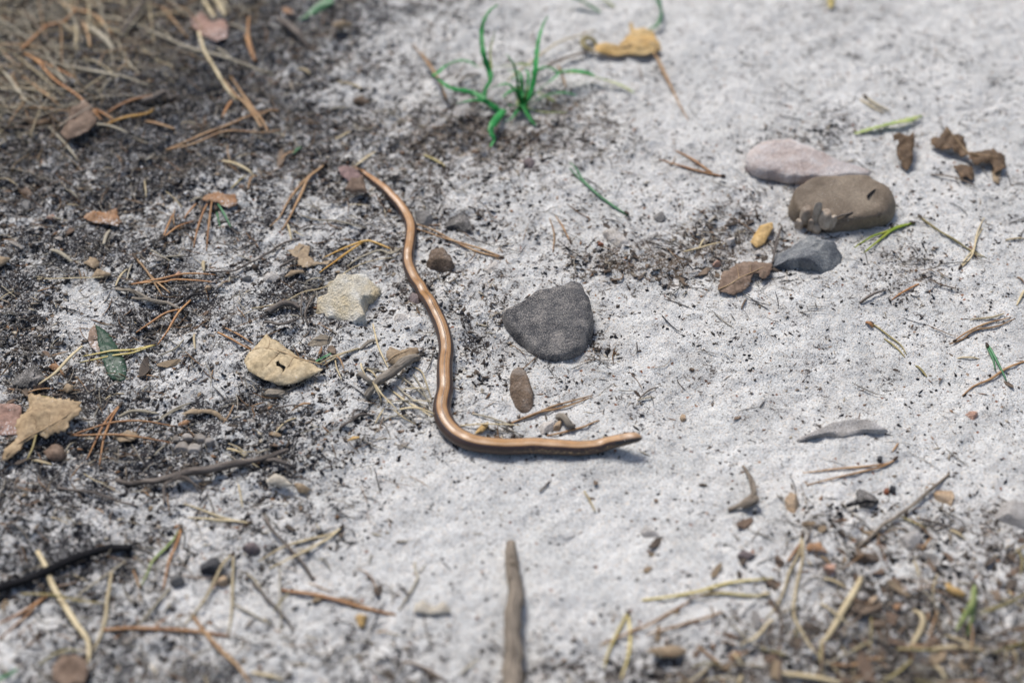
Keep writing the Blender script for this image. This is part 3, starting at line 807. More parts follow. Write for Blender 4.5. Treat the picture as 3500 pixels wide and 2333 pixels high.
# ------------------------------------------------------------------ the slow worm
CEN = [(1203, 568, 5), (1222, 579, 11), (1245, 593, 18), (1283, 621, 26), (1329, 662, 31), (1370, 706, 35), (1396, 748, 36.5), (1405, 787, 37), (1401, 829, 37.5),
       (1395, 871, 38), (1397, 909, 39), (1413, 946, 41), (1440, 986, 43), (1467, 1028, 44.5), (1490, 1074, 45.5), (1509, 1116, 47), (1521, 1158, 48), (1525, 1200, 49),
       (1520, 1246, 51), (1520, 1292, 53), (1521, 1330, 55), (1513, 1368, 58), (1510, 1403, 60), (1521, 1441, 61), (1551, 1479, 61), (1597, 1505, 60), (1654, 1520, 58),
       (1712, 1526, 57), (1770, 1524, 57), (1830, 1522, 57), (1893, 1526, 55), (1960, 1531, 53), (2020, 1527, 50), (2070, 1516, 47.5), (2110, 1506, 44.5), (2145, 1498, 42.5), (2168, 1494, 39), (2182, 1494, 31), (2189, 1495, 17)]
LIFT = {33: .001, 34: .0035, 35: .0062, 36: .0078, 37: .0084, 38: .0086, 32: .0}
P3 = []
for k, (px, py, w) in enumerate(CEN):
    w = w * 1.05
    r_ = w * mm_per_px(px, py) / 2000
    P3.append(list(at(px, py, r_ * .86 + LIFT.get(k, 0))) + [r_, LIFT.get(k, 0)])
NB, NS = 640, 160
SP = spline(np.array(P3), NB)
C = SP[:, :3]; rad = np.maximum(SP[:, 3], .0006)
Tq = np.gradient(C[:, :2], axis=0); Tq /= np.linalg.norm(Tq, axis=1)[:, None]; Sq = np.c_[Tq[:, 1], -Tq[:, 0]]
under = np.max([ground(C[:, 0] + Sq[:, 0] * rad * f, C[:, 1] + Sq[:, 1] * rad * f) - .13 * rad * abs(f) for f in (-.7, -.35, 0, .35, .7)], axis=0)
zs = under.copy()
for _ in range(40): zs = np.concatenate([[zs[0]], (zs[:-2] + 2 * zs[1:-1] + zs[2:]) / 4, [zs[-1]]])
zs = zs + .0002
C[:, 2] = zs + rad * .78 + SP[:, 4]
zs = C[:, 2].copy()
for _ in range(12): zs = np.concatenate([[zs[0]], (zs[:-2] + 2 * zs[1:-1] + zs[2:]) / 4, [zs[-1]]])
C[:, 2] = zs
for _ in range(10): C[1:-1, :2] = (C[:-2, :2] + 2 * C[1:-1, :2] + C[2:, :2]) / 4
for _ in range(6): rad[1:-1] = (rad[:-2] + 2 * rad[1:-1] + rad[2:]) / 4
s = np.concatenate([[0], np.cumsum(np.linalg.norm(np.diff(C, axis=0), axis=1))])
dh = s[-1] - s                                   # distance from the snout
T, S, U = frames(C)
th = np.linspace(-math.pi, math.pi, NS, endpoint=False)       # 0 is the back
cs, sn = np.cos(th), np.sin(th)
headk = np.clip(1 - dh / .016, 0, 1)
vert = (.88 - .10 * headk)[:, None] * np.where(cs > 0, 1, .86)[None, :]
side = 1 + .06 * np.exp(-((dh - .011) / .004) ** 2)
V = C[:, None, :] + rad[:, None, None] * ((sn[None, :] * side[:, None])[:, :, None] * S[:, None, :] + (cs[None, :] * vert)[:, :, None] * U[:, None, :])
# mouth groove and scale relief
mouth = np.exp(-((np.degrees(np.abs(th))[None, :] - 104) / 5) ** 2) * np.clip((.013 - dh) / .004, 0, 1)[:, None]
V -= (V - C[:, None, :]) * (.07 * mouth)[:, :, None]
V = V.reshape(-1, 3)
F = []
idx = np.arange(NS)
for k in range(NB - 1):
    a = k * NS + idx; b = k * NS + (idx + 1) % NS
    F.extend(zip(a.tolist(), b.tolist(), (b + NS).tolist(), (a + NS).tolist()))
F.append(tuple(range(NS))[::-1]); F.append(tuple((NB - 1) * NS + j for j in range(NS)))
deg = np.degrees(np.abs(th))[None, :] * np.ones((NB, 1)); sdeg = np.degrees(th)[None, :] * np.ones((NB, 1)); D = dh[:, None] * np.ones((1, NS)); SS = s[:, None] * np.ones((1, NS))
def ss_(x, a, b):
    t = np.clip((x - a) / (b - a), 0, 1); return t * t * (3 - 2 * t)
def mixc(c, m, col): return c * (1 - m[..., None]) + np.array(col) * m[..., None]
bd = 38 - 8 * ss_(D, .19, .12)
c = np.ones((NB, NS, 3)) * np.array([.40, .185, .036])
c = mixc(c, ss_(SS, .10, .0), [.40, .165, .032])                      # tail more orange
c = mixc(c, ss_(D, .13, .02) * .85, [.45, .25, .105])                 # copper towards the head
c = mixc(c, np.exp(-((deg - bd + 10) / 7) ** 2) * .65, [.56, .35, .19])  # paler shoulder band, broad sky highlight painted into the skin colour
c = mixc(c, np.exp(-(deg / 16) ** 2) * .35 * ss_(D, .06, .12), [.37, .175, .034])
ph = (SS / .0021) % 1.0
for k in range(1, 5):                                                  # rows of brown dots
    row = np.exp(-((deg - (k * 9.0)) / 2.4) ** 2)
    dot = .35 + .65 * np.exp(-(((ph + .5 * (k % 2)) % 1.0 - .5) / .22) ** 2)
    c = mixc(c, row * dot * .85 * ss_(D, .07, .14) * ss_(SS, .03, .12), [.15, .066, .026])
zig = sdeg - 2.0 * np.sign(np.sin(SS / .0021 * math.pi * 2))
c = mixc(c, np.minimum(1, 1.3 * np.exp(-(zig / 3.0) ** 2)) * ss_(D, .075, .13) * ss_(SS, .08, .17), [.022, .014, .010])   # line along the back
flank = ss_(deg, bd, bd + 6)
fl = np.ones((NB, NS, 3)) * np.array([.050, .022, .012])
fl = mixc(fl, np.exp(-((deg - bd - 9) / 8) ** 2) * .9, [.030, .015, .016])
fl = mixc(fl, ss_(deg, 112, 140), [.035, .028, .026])
fl = mixc(fl, np.exp(-((deg - 98) / 10) ** 2) * .5, [.10, .053, .022])
c = c * (1 - flank[..., None]) + fl * flank[..., None]
c = c * (1 - .35 * np.exp(-((SS - .0) / .004) ** 2))[..., None]
spk = vnoise(SS * 1.0, sdeg * .00016, 900, 77) * vnoise(SS * 1.0, sdeg * .00016, 1500, 78)
c = mixc(c, ss_(spk, .42, .52) * ss_(D, .085, .05) * np.exp(-((deg - 74) / 24) ** 2) * .9, [.50, .33, .15])
c = mixc(c, ss_(D, .0155, .0135) * np.exp(-((deg - 60) / 21) ** 4) * .98, [.014, .011, .012])          # mask through the eye
c = mixc(c, ss_(D, .014, .012) * np.exp(-((deg - 104) / 5) ** 2) * .6, [.04, .025, .018])
c = mixc(c, ss_(D, .012, .006) * ss_(deg, 52, 36) * .5, [.44, .30, .20])
c = mixc(c, np.exp(-(((D - .0105) / .0010) ** 2 + (sdeg / 16) ** 2)) * .55, [.16, .085, .045])           # crown spot
c = mixc(c, np.exp(-((deg - 36) / 2.5) ** 2) * np.exp(-((D - .008) / .004) ** 2) * .4, [.17, .09, .05])
t = NT('slow_worm_skin')
uvn = t.new('UVMap', uv_map='grain').outputs['UV']
br = t.new('TexVoronoi', feature='DISTANCE_TO_EDGE', voronoi_dimensions='2D')
br.inputs['Scale'].default_value = 1.0; br.inputs['Randomness'].default_value = .12
sx_ = t.new('SeparateXYZ'); t.link(uvn, sx_.inputs[0])
cx_ = t.new('CombineXYZ'); t.link(t.math('MULTIPLY_ADD', sx_.outputs[1], .5, sx_.outputs[0]), cx_.inputs[0]); t.link(sx_.outputs[1], cx_.inputs[1])
t.link(cx_.outputs[0], br.inputs['Vector'])
edge = t.step(br.outputs['Distance'], .16, .02)
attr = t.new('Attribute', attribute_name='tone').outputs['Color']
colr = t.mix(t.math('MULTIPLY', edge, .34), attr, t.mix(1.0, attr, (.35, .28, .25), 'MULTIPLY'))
colr = t.mix(.5, colr, t.mix(1.0, colr, t.ramp(t.noise(t.coord(), 260, 4, .6), [(.3, (.7, .7, .7)), (.7, (1.25, 1.25, 1.25))]), 'MULTIPLY'))
t.bump(t.step(br.outputs['Distance'], .0, .35), .35, .0003)
M['worm'] = t.done(colr, .36, .6)
t.bs.inputs['Coat Weight'].default_value = .36; t.bs.inputs['Coat Roughness'].default_value = .24
p0 = C[NB // 2]
worm = empty('slow_worm', (p0[0], p0[1], float(V[:, 2].min())))
tag(worm, 'golden brown legless lizard stretched over the sand with its head raised', 'lizard')
uv = np.stack([np.repeat(s / .0017, NS), np.tile(th / (2 * math.pi) * 28 + 14, NB)], 1)
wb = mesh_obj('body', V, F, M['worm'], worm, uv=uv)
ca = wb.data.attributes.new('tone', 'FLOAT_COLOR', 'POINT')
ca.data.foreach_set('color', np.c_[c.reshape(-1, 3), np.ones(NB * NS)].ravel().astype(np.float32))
te = NT('worm_eye'); M['eye'] = te.done((.008, .006, .006), .08, .6)
ke = int(np.argmin(np.abs(dh - .0088)))
for sg in (-1, 1):
    a_ = R(54) * sg
    e0 = C[ke] + rad[ke] * (math.sin(a_) * S[ke] * .97 + math.cos(a_) * U[ke] * .76)
    bm = bmesh.new(); bmesh.ops.create_uvsphere(bm, u_segments=12, v_segments=8, radius=.0010)
    ev = np.array([v.co[:] for v in bm.verts]) * [1, 1, .85] + e0; ef = [tuple(v.index for v in f.verts) for f in bm.faces]; bm.free()
    mesh_obj('eye', ev, ef, M['eye'], wb)
for k in range(0, NB, 2):
    w_ = np.linspace(-1, 1, 13)
    mark(C[k] + S[k] * (rad[k] * w_)[:, None] + U[k] * (rad[k] * .88 * np.sqrt(1 - w_ ** 2))[:, None])

# ------------------------------------------------------------------ leaves
leaf('s', [(833, 1230), (846, 1208), (862, 1192), (880, 1174), (893, 1158), (911, 1137), (928, 1152), (950, 1166), (985, 1193), (1040, 1232), (1075, 1248), (1104, 1256), (1085, 1270), (1060, 1281), (1012, 1303), (985, 1308), (952, 1310), (915, 1297), (880, 1282), (848, 1264)],
     'leaf_tan', 'arched tan leaf with a jagged hole, lying on a wood chip', rib=[(1104, 1256), (1040, 1248), (960, 1225), (890, 1205), (845, 1218)],
     sides=[[(1010, 1240), (990, 1280), (965, 1305)], [(960, 1226), (935, 1255), (900, 1285)], [(1000, 1237), (985, 1215), (960, 1180)], [(920, 1213), (925, 1185), (913, 1150)]],
     holes=[[(943, 1238), (952, 1232), (958, 1243), (970, 1248), (978, 1257), (972, 1270), (966, 1276), (966, 1262), (955, 1252), (945, 1248)]], dome=.007, curl=.001, clear=.0045, seed=2)
leaf('i', [(270, 575), (350, 590), (480, 610), (640, 640), (742, 668), (735, 740), (680, 772), (640, 800), (625, 850), (610, 900), (560, 895), (540, 915), (500, 905), (470, 930), (445, 962), (400, 930), (360, 900), (330, 940), (290, 955), (230, 990), (200, 1030), (160, 1062), (80, 1110), (18, 1100), (45, 1040), (150, 962), (165, 900), (160, 830), (215, 760), (280, 700)],
     'leaf_birch', 'large pale brown birch leaf with toothed edge beside rust needles', rib=[(60, 1080), (250, 950), (450, 850), (600, 760), (735, 690)], sides=[[(330, 910), (330, 800), (300, 620)], [(450, 850), (470, 740), (480, 625)], [(560, 790), (600, 850), (600, 890)], [(400, 870), (430, 910), (440, 950)]],
     dome=.004, curl=.003, teeth=.0012, tilt=(.003, .004), seed=4)
leaf('i', [(0, 620), (90, 600), (200, 640), (205, 720), (175, 810), (165, 870), (60, 885), (-40, 875), (-80, 700)], 'leaf_pink', 'reddish brown leaf partly under the large birch leaf', dome=.002, seed=5)
leaf('s', [(327, 1107), (352, 1122), (378, 1145), (392, 1172), (405, 1196), (425, 1228), (433, 1262), (428, 1288), (410, 1299), (388, 1298), (370, 1282), (357, 1248), (345, 1215), (338, 1180), (332, 1145)],
     'leaf_green', 'dark green leaf half dusted with sand under yellow needles', rib=[(327, 1107), (345, 1150), (372, 1215), (410, 1299)], ribmat='leaf_green', dome=.003, teeth=.0009, seed=6, name='green_leaf')
leaf('s', [(326, 1107), (333, 1145), (340, 1180), (346, 1215), (335, 1212), (312, 1190), (300, 1160), (308, 1130)], 'leaf_dusty', 'dusty brown leaf half joined along the dark green leaf', dome=.0016, seed=7)
leaf('g', [(1858, 1080), (1885, 1005), (1905, 935), (1960, 935), (2015, 872), (2100, 850), (2220, 852), (2352, 850), (2345, 900), (2320, 960), (2280, 1005), (2240, 1005), (2220, 952), (2170, 952), (2150, 1045), (2080, 1100), (1990, 1120), (1920, 1112)],
     'leaf_brown', 'toothed brown leaf with a bite out of its side on white sand', rib=[(1862, 1080), (1990, 1030), (2150, 955), (2300, 880)], sides=[[(2050, 1003), (2040, 930), (2030, 880)], [(2150, 955), (2150, 900), (2160, 855)]], dome=.004, curl=.003, teeth=.0011, tilt=(.0, .002), seed=8)
leaf('c', [(780, 425), (880, 412), (980, 432), (1040, 402), (1080, 352), (1068, 272), (1092, 262), (1120, 312), (1200, 310), (1290, 332), (1312, 400), (1362, 465), (1310, 492), (1220, 532), (1150, 516), (1060, 492), (960, 522), (880, 512), (800, 502), (755, 482)],
     'leaf_yellow', 'yellow ochre leaf with a curled rolled up end', rib=[(1340, 465), (1200, 430), (1050, 450), (850, 460)], dome=.006, curl=.006, teeth=.0008, tilt=(.001, .005), clear=.001, seed=9)
straw('c', [(760, 480), (680, 470), (655, 420), (690, 385), (750, 390), (785, 430)], 'olive', 'curled dark stalk ring at the end of the ochre leaf', width=22, name='curled_stalk', cat='leaf stalk', arch=.004)
leaf('d', [(1505, 1300), (1530, 1265), (1590, 1280), (1640, 1208), (1690, 1275), (1790, 1290), (1820, 1350), (1850, 1400), (1800, 1420), (1700, 1380), (1600, 1360), (1560, 1340)],
     'leaf_dark', 'dark crumpled leaf with a raised toothed flap on white sand', rib=[(1850, 1400), (1720, 1310), (1630, 1225)], dome=.006, curl=.006, teeth=.0012, tilt=(0, .006), seed=10, crumple=.0022)
leaf('d', [(1830, 1400), (1950, 1380), (2060, 1370), (2180, 1430), (2170, 1530), (2090, 1560), (2060, 1500), (1960, 1490), (1900, 1520), (1870, 1480)],
     'leaf_dark', 'brown shrivelled leaf piece with ragged lobes', rib=[(1840, 1410), (1980, 1440), (2150, 1450)], dome=.007, curl=.008, teeth=.001, tilt=(0, .002), seed=11, crumple=.0025)
leaf('h', [(1720, -30), (1800, -60), (1890, -20), (1910, 60), (1890, 110), (1830, 80), (1790, 90), (1760, 20)], 'leaf_dark', 'small dark folded leaf scrap under the shrivelled leaf', dome=.007, curl=.006, seed=12, crumple=.002)
leaf('h', [(2065, -20), (2110, -60), (2160, -20), (2145, 60), (2130, 130), (2080, 90)], 'leaf_rag', 'tan leaf scrap beside the shrivelled brown leaf', dome=.006, curl=.005, seed=13, crumple=.002)
leaf('d', [(1160, 1290), (1200, 1280), (1290, 1290), (1350, 1260), (1365, 1330), (1345, 1420), (1350, 1480), (1310, 1530), (1250, 1490), (1205, 1440), (1190, 1370)],
     'leaf_dark', 'small brown crumpled leaf standing on edge, with holes', dome=.009, curl=.007, tilt=(0, .006), holes=[[(1175, 1315), (1205, 1305), (1220, 1335), (1195, 1360), (1175, 1345)], [(1215, 1445), (1250, 1440), (1270, 1480), (1240, 1490)]], seed=14, crumple=.0025)
leaf('a', [(540, 1200), (620, 1122), (650, 1025), (700, 985), (762, 962), (830, 1010), (880, 1130), (852, 1190), (720, 1262), (600, 1266)],
     'leaf_brown', 'brown leaf with a pale midrib beside the grass mat', rib=[(545, 1198), (680, 1135), (800, 1065), (850, 1035)], ribmat='midrib_pale', ribw=9, dome=.006, curl=.002, clear=.003, tilt=(.002, .004), seed=15)
leaf('a', [(210, 1095), (280, 1070), (380, 1060), (465, 1080), (460, 1120), (380, 1140), (270, 1125)], 'leaf_dark', 'dark purple brown shrivelled leaf next to a leaf with pale midrib', dome=.006, curl=.003, seed=16)
leaf('a', [(1720, 250), (1710, 190), (1800, 118), (1900, 190), (2000, 205), (2042, 270), (2030, 360), (1945, 402), (1860, 340), (1780, 312)], 'leaf_pink', 'pinkish brown lobed leaf beside long pale stalks', dome=.005, curl=.004, teeth=.0012, seed=17)
leaf('e', [(1800, 272), (1860, 212), (1950, 190), (2030, 240), (2100, 212), (2122, 322), (2040, 352), (1950, 330), (1870, 312)], 'leaf_orange', 'orange brown leaf scrap near a fan of needles', dome=.003, teeth=.001, seed=18)
leaf('e', [(745, 410), (800, 370), (890, 372), (950, 392), (1040, 360), (1082, 470), (1040, 512), (940, 492), (860, 482), (790, 472)], 'leaf_orange', 'curled yellow and orange leaf dusted with sand', dome=.006, curl=.004, teeth=.0012, seed=19)
leaf('s', [(1155, 580), (1185, 568), (1225, 585), (1240, 612), (1228, 628), (1195, 625), (1165, 608)], 'leaf_purple', 'mauve brown leaf under the tail tip of the worm', dome=.003, seed=20)
leaf('f', [(810, 205), (870, 132), (940, 130), (970, 85), (1010, 230), (930, 212), (860, 218)], 'leaf_brown', 'bent olive brown leaf with shadow beneath, next to the tail', dome=.006, curl=.003, tilt=(0, .004), clear=.003, seed=21)
leaf('f', [(290, 745), (350, 722), (400, 672), (500, 712), (482, 770), (540, 822), (700, 822), (640, 862), (540, 852), (440, 890), (390, 862), (372, 792)], 'leaf_rag', 'ragged tan leaf skeleton pressed flat on pale sand', dome=.001, teeth=.0012, seed=22, crumple=.0008)
leaf('f', [(262, 945), (330, 900), (430, 905), (455, 935), (380, 935), (300, 960)], 'leaf_rag', 'small tan leaf sliver beside the white capsule pebble', dome=.004, seed=23)
leaf('j', [(1170, 172), (1210, 105), (1300, 132), (1400, 110), (1450, 100), (1472, 130), (1410, 172), (1350, 222), (1282, 266), (1200, 236)], 'leaf_rag', 'tan dusty leaf next to the knotty grey root', rib=[(1175, 240), (1260, 180), (1400, 120)], ribw=4, dome=.004, teeth=.001, seed=24)
leaf('s', [(2563, 830), (2580, 800), (2600, 777), (2640, 765), (2642, 788), (2615, 830), (2587, 850)], 'leaf_yellow', 'curled amber leaf scroll with a bright rim', dome=.005, curl=.004, tilt=(.0, .002), seed=25)
leaf('i', [(1010, 902), (1060, 872), (1160, 850), (1255, 888), (1182, 940), (1080, 942)], 'leaf_rag', 'olive tan leaf shard between rust needles', dome=.005, curl=.002, clear=.002, seed=26)
leaf('i', [(1615, 690), (1700, 642), (1850, 638), (1970, 680), (2040, 740), (1900, 700), (1800, 690), (1700, 702)], 'leaf_rag', 'peach brown leaf strip arched over dark soil', dome=.006, seed=27)
leaf('i', [(1590, 770), (1645, 732), (1702, 750), (1662, 802), (1590, 792)], 'leaf_orange', 'small peach coloured leaf flake near grey straws', dome=.003, seed=28)
leaf('j', [(100, 1275), (180, 1222), (272, 1262), (352, 1332), (222, 1332), (112, 1312)], 'leaf_pale', 'whitish leaf piece leaning beneath the forked grey branch', dome=.006, curl=.003, clear=.003, seed=29)
leaf('j', [(350, 1312), (420, 1310), (502, 1360), (452, 1412), (392, 1392)], 'leaf_rag', 'rounded brown leaf flake next to a whitish leaf', dome=.005, seed=30)
leaf('p', [(400, 365), (430, 322), (540, 300), (602, 432), (520, 402), (412, 392)], 'leaf_orange', 'orange triangular leaf scrap beside split needles', dome=.005, curl=.003, seed=31)
leaf('n', [(1420, 942), (1430, 862), (1500, 820), (1560, 872), (1600, 902), (1680, 842), (1765, 942), (1600, 962)], 'leaf_pale', 'cream two lobed leaf scrap on sand', dome=.005, curl=.003, seed=32)
leaf('m', [(480, 1420), (560, 1340), (680, 1330), (790, 1400), (800, 1520), (760, 1600), (560, 1610), (470, 1540)], 'leaf_brown', 'tawny crumpled leaf beside the bent pale blade', dome=.005, curl=.005, clear=.001, seed=33)
leaf('j', [(1960, 870), (2000, 802), (2092, 752), (2082, 812), (2040, 852)], 'leaf_yellow', 'yellowish leaf sliver behind the worm', dome=.004, seed=34)
leaf('e', [(-30, 760), (60, 790), (100, 800), (60, 850), (0, 880), (-40, 860)], 'leaf_rag', 'brown leaf tip poking from dark soil', dome=.005, clear=.002, seed=35)
leaf('e', [(820, 960), (880, 905), (980, 915), (1000, 940), (940, 975), (860, 970)], 'leaf_rag', 'brownish leaf flake with a lit edge on grey soil', dome=.005, curl=.003, seed=36)
leaf('e', [(740, 830), (800, 770), (870, 790), (890, 850), (840, 895)], 'leaf_rag', 'mossy brown leaf scrap with orange rim', dome=.005, seed=37)
leaf('i', [(430, 260), (480, 225), (530, 260), (540, 300), (490, 312)], 'leaf_orange', 'amber leaf flake beside a thick straw', dome=.005, seed=38)
leaf('i', [(560, 470), (600, 420), (660, 440), (650, 500), (600, 510)], 'leaf_rag', 'tan leaf flake near the birch leaf', dome=.005, seed=39)
leaf('b', [(690, 210), (740, 185), (880, 195), (880, 240), (780, 268), (700, 240)], 'leaf_rag', 'brown curled leaf with deep shadow near fresh blade', dome=.010, clear=.004, curl=.002, seed=40)
leaf('b', [(240, 80), (310, 70), (370, 130), (350, 170), (270, 140)], 'leaf_orange', 'faded orange leaf flake on dark soil', dome=.005, seed=41)
leaf('p', [(1640, 680), (1740, 700), (1840, 760), (1820, 800), (1730, 790), (1660, 740)], 'leaf_yellow', 'golden leaf flake in the brown litter', dome=.006, seed=42)
leaf('p', [(1180, 870), (1220, 840), (1260, 880), (1250, 920), (1200, 930)], 'leaf_orange', 'orange brown flake in dark litter', dome=.005, seed=43)
leaf('o', [(1950, 1330), (2010, 1280), (2070, 1300), (2060, 1350), (1980, 1370)], 'leaf_orange', 'rust coloured flake near the crossing dry stems', dome=.005, seed=44)
leaf('o', [(1230, 1290), (1330, 1230), (1500, 1220), (1600, 1280), (1520, 1340), (1350, 1350)], 'leaf_rag', 'broad beige leaf lying in the litter', dome=.007, clear=.003, seed=45)
leaf('n', [(895, 960), (940, 940), (1010, 960), (970, 1080), (930, 1060)], 'leaf_yellow', 'amber bud scale under the orange stem', dome=.006, seed=46)
leaf('j', [(820, 920), (880, 885), (945, 890), (930, 905), (870, 920)], 'leaf_yellow', 'amber splinter of leaf casting a dark shadow', dome=.004, clear=.003, seed=47)
leaf('i', [(280, 440), (330, 400), (400, 420), (390, 470), (310, 480)], 'leaf_brown', 'brown leaf scrap beside the knobbly soil clod', dome=.004, seed=48)
leaf('i', [(390, 1040), (470, 990), (560, 1000), (600, 1070), (540, 1110), (430, 1100)], 'leaf_brown', 'dark crumpled leaf under the tip of the birch leaf', dome=.008, curl=.005, seed=49, crumple=.004)
leaf('e', [(410, 440), (480, 400), (510, 440), (470, 462)], 'leaf_pink', 'small pink brown leaf flake on dark soil', dome=.003, seed=50)

# ------------------------------------------------------------------ wood, roots and twigs
def plank(tile, poly, H, mat, label, name='wood_chip', cat='wood chip', seed=1, ang=0):
    V, F = stone_geom(q(tile, poly), H, seed=seed, p=6, rough=.02, nrim=44, nring=8, back=.9, sink=.001)
    a = np.array([math.cos(ang), math.sin(ang)])
    uv = np.c_[V[:, :2] @ a, V[:, :2] @ np.array([-a[1], a[0]]) + V[:, 2] * .7]
    # splintered long fibres
    V[:, 2] += .0009 * fbm(uv[:, 0] * .12, uv[:, 1], 900, seed, 2)
    return tag(mesh_obj(name, V, F, M[mat], uv=uv), label, cat)
plank('s', [(985, 1148), (1050, 1143), (1120, 1144), (1160, 1147), (1152, 1158), (1161, 1166), (1155, 1182), (1090, 1187), (1027, 1190), (1000, 1176)], .005, 'wood', 'flat splintered wood chip under the tan leaf', seed=1, ang=.0)
plank('j', [(90, 492), (160, 470), (300, 450), (432, 452), (425, 500), (400, 520), (405, 575), (300, 560), (180, 545), (88, 540)], .003, 'woodgrey', 'short grey wood chip with frayed ends on dark sand', seed=2, ang=-.1)
def twig(tile, runs, mat, label, widths, name='twig', cat='twig', arch=.002, knob=.35, group=None, flat=.9, taper=(.9, 1, 1, .7), on=False, wob=.0012):
    """first run is the main stem, the others are branches"""
    geo = []
    for k, r_ in enumerate(runs):
        geo.append(stem_geom(q(tile, r_), widths[k], taper=taper, n=30, arch=arch, flat=flat, seg=10, stiff=.12, knob=knob, sink=.15, wob=wob, on=on))
    if len(runs) == 1:
        C_, V_, F_, uv_ = geo[0]
        return tag(mesh_obj(name, V_, F_, M[mat], uv=uv_), label, cat, group)
    root = empty(name, geo[0][0][0])
    for k, (C_, V_, F_, uv_) in enumerate(geo):
        mesh_obj('stem' if k == 0 else 'branch', V_, F_, M[mat], root, uv=uv_)
    return tag(root, label, cat, group)
twig('s', [[(402, 1645), (450, 1660), (510, 1664), (560, 1655), (620, 1643), (700, 1632), (790, 1612), (870, 1592), (930, 1568), (990, 1548)], [(905, 1584), (945, 1588), (1000, 1598)]], 'twiggrey',
     'long bent grey branch with a forked end on sand', (26, 16), arch=.003, taper=(.5, .9, 1.1, 1.05, .9, .6))
twig('s', [[(-60, 2070), (0, 2030), (50, 2004), (160, 1968), (270, 1922), (360, 1894), (452, 1876)]], 'barkblack', 'thick black charred stick over straw blades', (33,), arch=.001, knob=.15, taper=(1, 1, .95, .85), wob=.0003)
twig('s', [[(1752, 2420), (1755, 2330), (1757, 2230), (1758, 2120), (1757, 2020), (1752, 1930), (1746, 1868)]], 'twigtan', 'thick pale barked stick lying alone on clean sand', (64,), arch=.002, knob=.35, taper=(1.1, 1.1, 1, 1, .9, .85, .62))
twig('k', [[(2080, 1155), (2125, 1235), (2160, 1330), (2172, 1420), (2165, 1480), (2060, 1540), (1950, 1562)], [(2165, 1480), (2215, 1500), (2200, 1530), (2100, 1560)]], 'twigtan', 'short crooked brown twig with hooked foot', (20, 22), arch=.003, knob=.6, taper=(.35, .7, 1.1, 1.2, .7))
twig('s', [[(3240, 1622), (3200, 1660), (3150, 1712), (3085, 1762), (3000, 1818), (2960, 1850), (2925, 1880)]], 'twigtan', 'long thin grey brown twig reaching into the litter', (14,), knob=.2, taper=(.7, 1, 1, 1))
twig('j', [[(1450, 200), (1380, 260), (1300, 340), (1200, 410), (1120, 440), (1050, 490), (990, 560)], [(1060, 480), (1000, 440), (930, 370)]], 'woodgrey', 'knotty weathered grey root among dry grass by the worm', (32, 18), name='root', cat='root', arch=.005, knob=.5, taper=(.7, 1.15, 1, 1.1, .9, .7))
twig('e', [[(1040, 1065), (1180, 1115), (1300, 1180), (1430, 1225)], [(1180, 1160), (1300, 1200), (1440, 1240), (1620, 1250)]], 'woodgrey', 'frayed strip of brown bark on sandy soil', (16, 15), name='bark_strip', cat='bark', flat=.6, knob=.4)
twig('e', [[(1590, 1225), (1700, 1165), (1820, 1140), (2010, 1120)]], 'barkblack', 'thin black stem pointing away from the frayed bark', (10,), knob=.3, taper=(.6, 1, .6, .3))
twig('s', [[(1023, 817), (985, 835), (940, 862), (900, 886), (870, 901), (800, 935), (705, 930)]], 'twiggrey', 'thin straight dark stem beside the ragged tan leaf', (9,), knob=.2)
twig('n', [[(95, 105), (200, 270), (320, 430), (430, 530), (540, 655)]], 'twiggrey', 'thin grey brown twig crossing two straw needles', (13,), knob=.2, taper=(1.1, .8, 1, 1.1))
twig('n', [[(-20, 680), (80, 790), (180, 900), (270, 1010), (355, 1110)]], 'twiggrey', 'dark thin twig beside the orange stem', (12,), knob=.2)
twig('j', [[(765, 830), (880, 785), (960, 740), (1060, 720)], [(880, 785), (900, 720), (960, 680)]], 'twiggrey', 'small forked dark twig near the knotty root', (11, 8), knob=.4)
twig('i', [[(520, 1340), (700, 1388), (900, 1440), (1100, 1500), (1240, 1522)]], 'twiggrey', 'thin faded twig lying near the rust needles', (11,), knob=.15)
twig('a', [[(1395, -20), (1290, 110), (1200, 230), (1085, 385)]], 'twiggrey', 'dark rusty twig sticking out of the grass mat', (15,), arch=.004, knob=.2)
twig('a', [[(1300, 960), (1390, 920), (1490, 885), (1540, 905)]], 'twiggrey', 'stubby twig end with pale top and black tip', (24,), arch=.003)
twig('b', [[(210, 190), (290, 270), (370, 340), (480, 430)]], 'leaf_brown' if False else 'twiggrey', 'brown rounded stick on dark soil near fresh blade', (26,), arch=.003, taper=(.6, 1.1, 1, .4))
twig('b', [[(730, 300), (715, 370), (690, 420)]], 'twiggrey', 'short dark stick under the curled brown leaf', (14,))
twig('j', [[(940, 115), (1000, 90), (1060, 60), (1125, 32)]], 'woodgrey', 'dark bark splinter at the stalk of the tan leaf', (18,), flat=.5, taper=(.5, 1, 1, .3))
twig('h', [[(1115, 1078), (1000, 1140), (880, 1200)]], 'twiggrey', 'short dark stick on white sand near the blue grey stone', (10,), taper=(.6, 1, 1.1))
twig('k', [[(455, 735), (500, 770), (545, 820), (580, 800)]], 'woodgrey', 'small dark curled bark bit behind the worm', (24,), arch=.003, knob=.5, name='bark_bit', cat='bark')
twig('p', [[(395, 310), (440, 230), (500, 195), (565, 185)]], 'twiggrey', 'short dark curved stem by the orange scrap', (8,))
twig('l', [[(770, 1530), (900, 1528), (1030, 1535)]], 'barkblack', 'black splinter lying across the brown clod', (13,))
twig('f', [[(120, 1290), (220, 1255), (320, 1240), (400, 1250)]], 'twiggrey', 'dark chunky bark piece near the quartz stone', (22,), knob=.5, name='bark_bit', cat='bark')
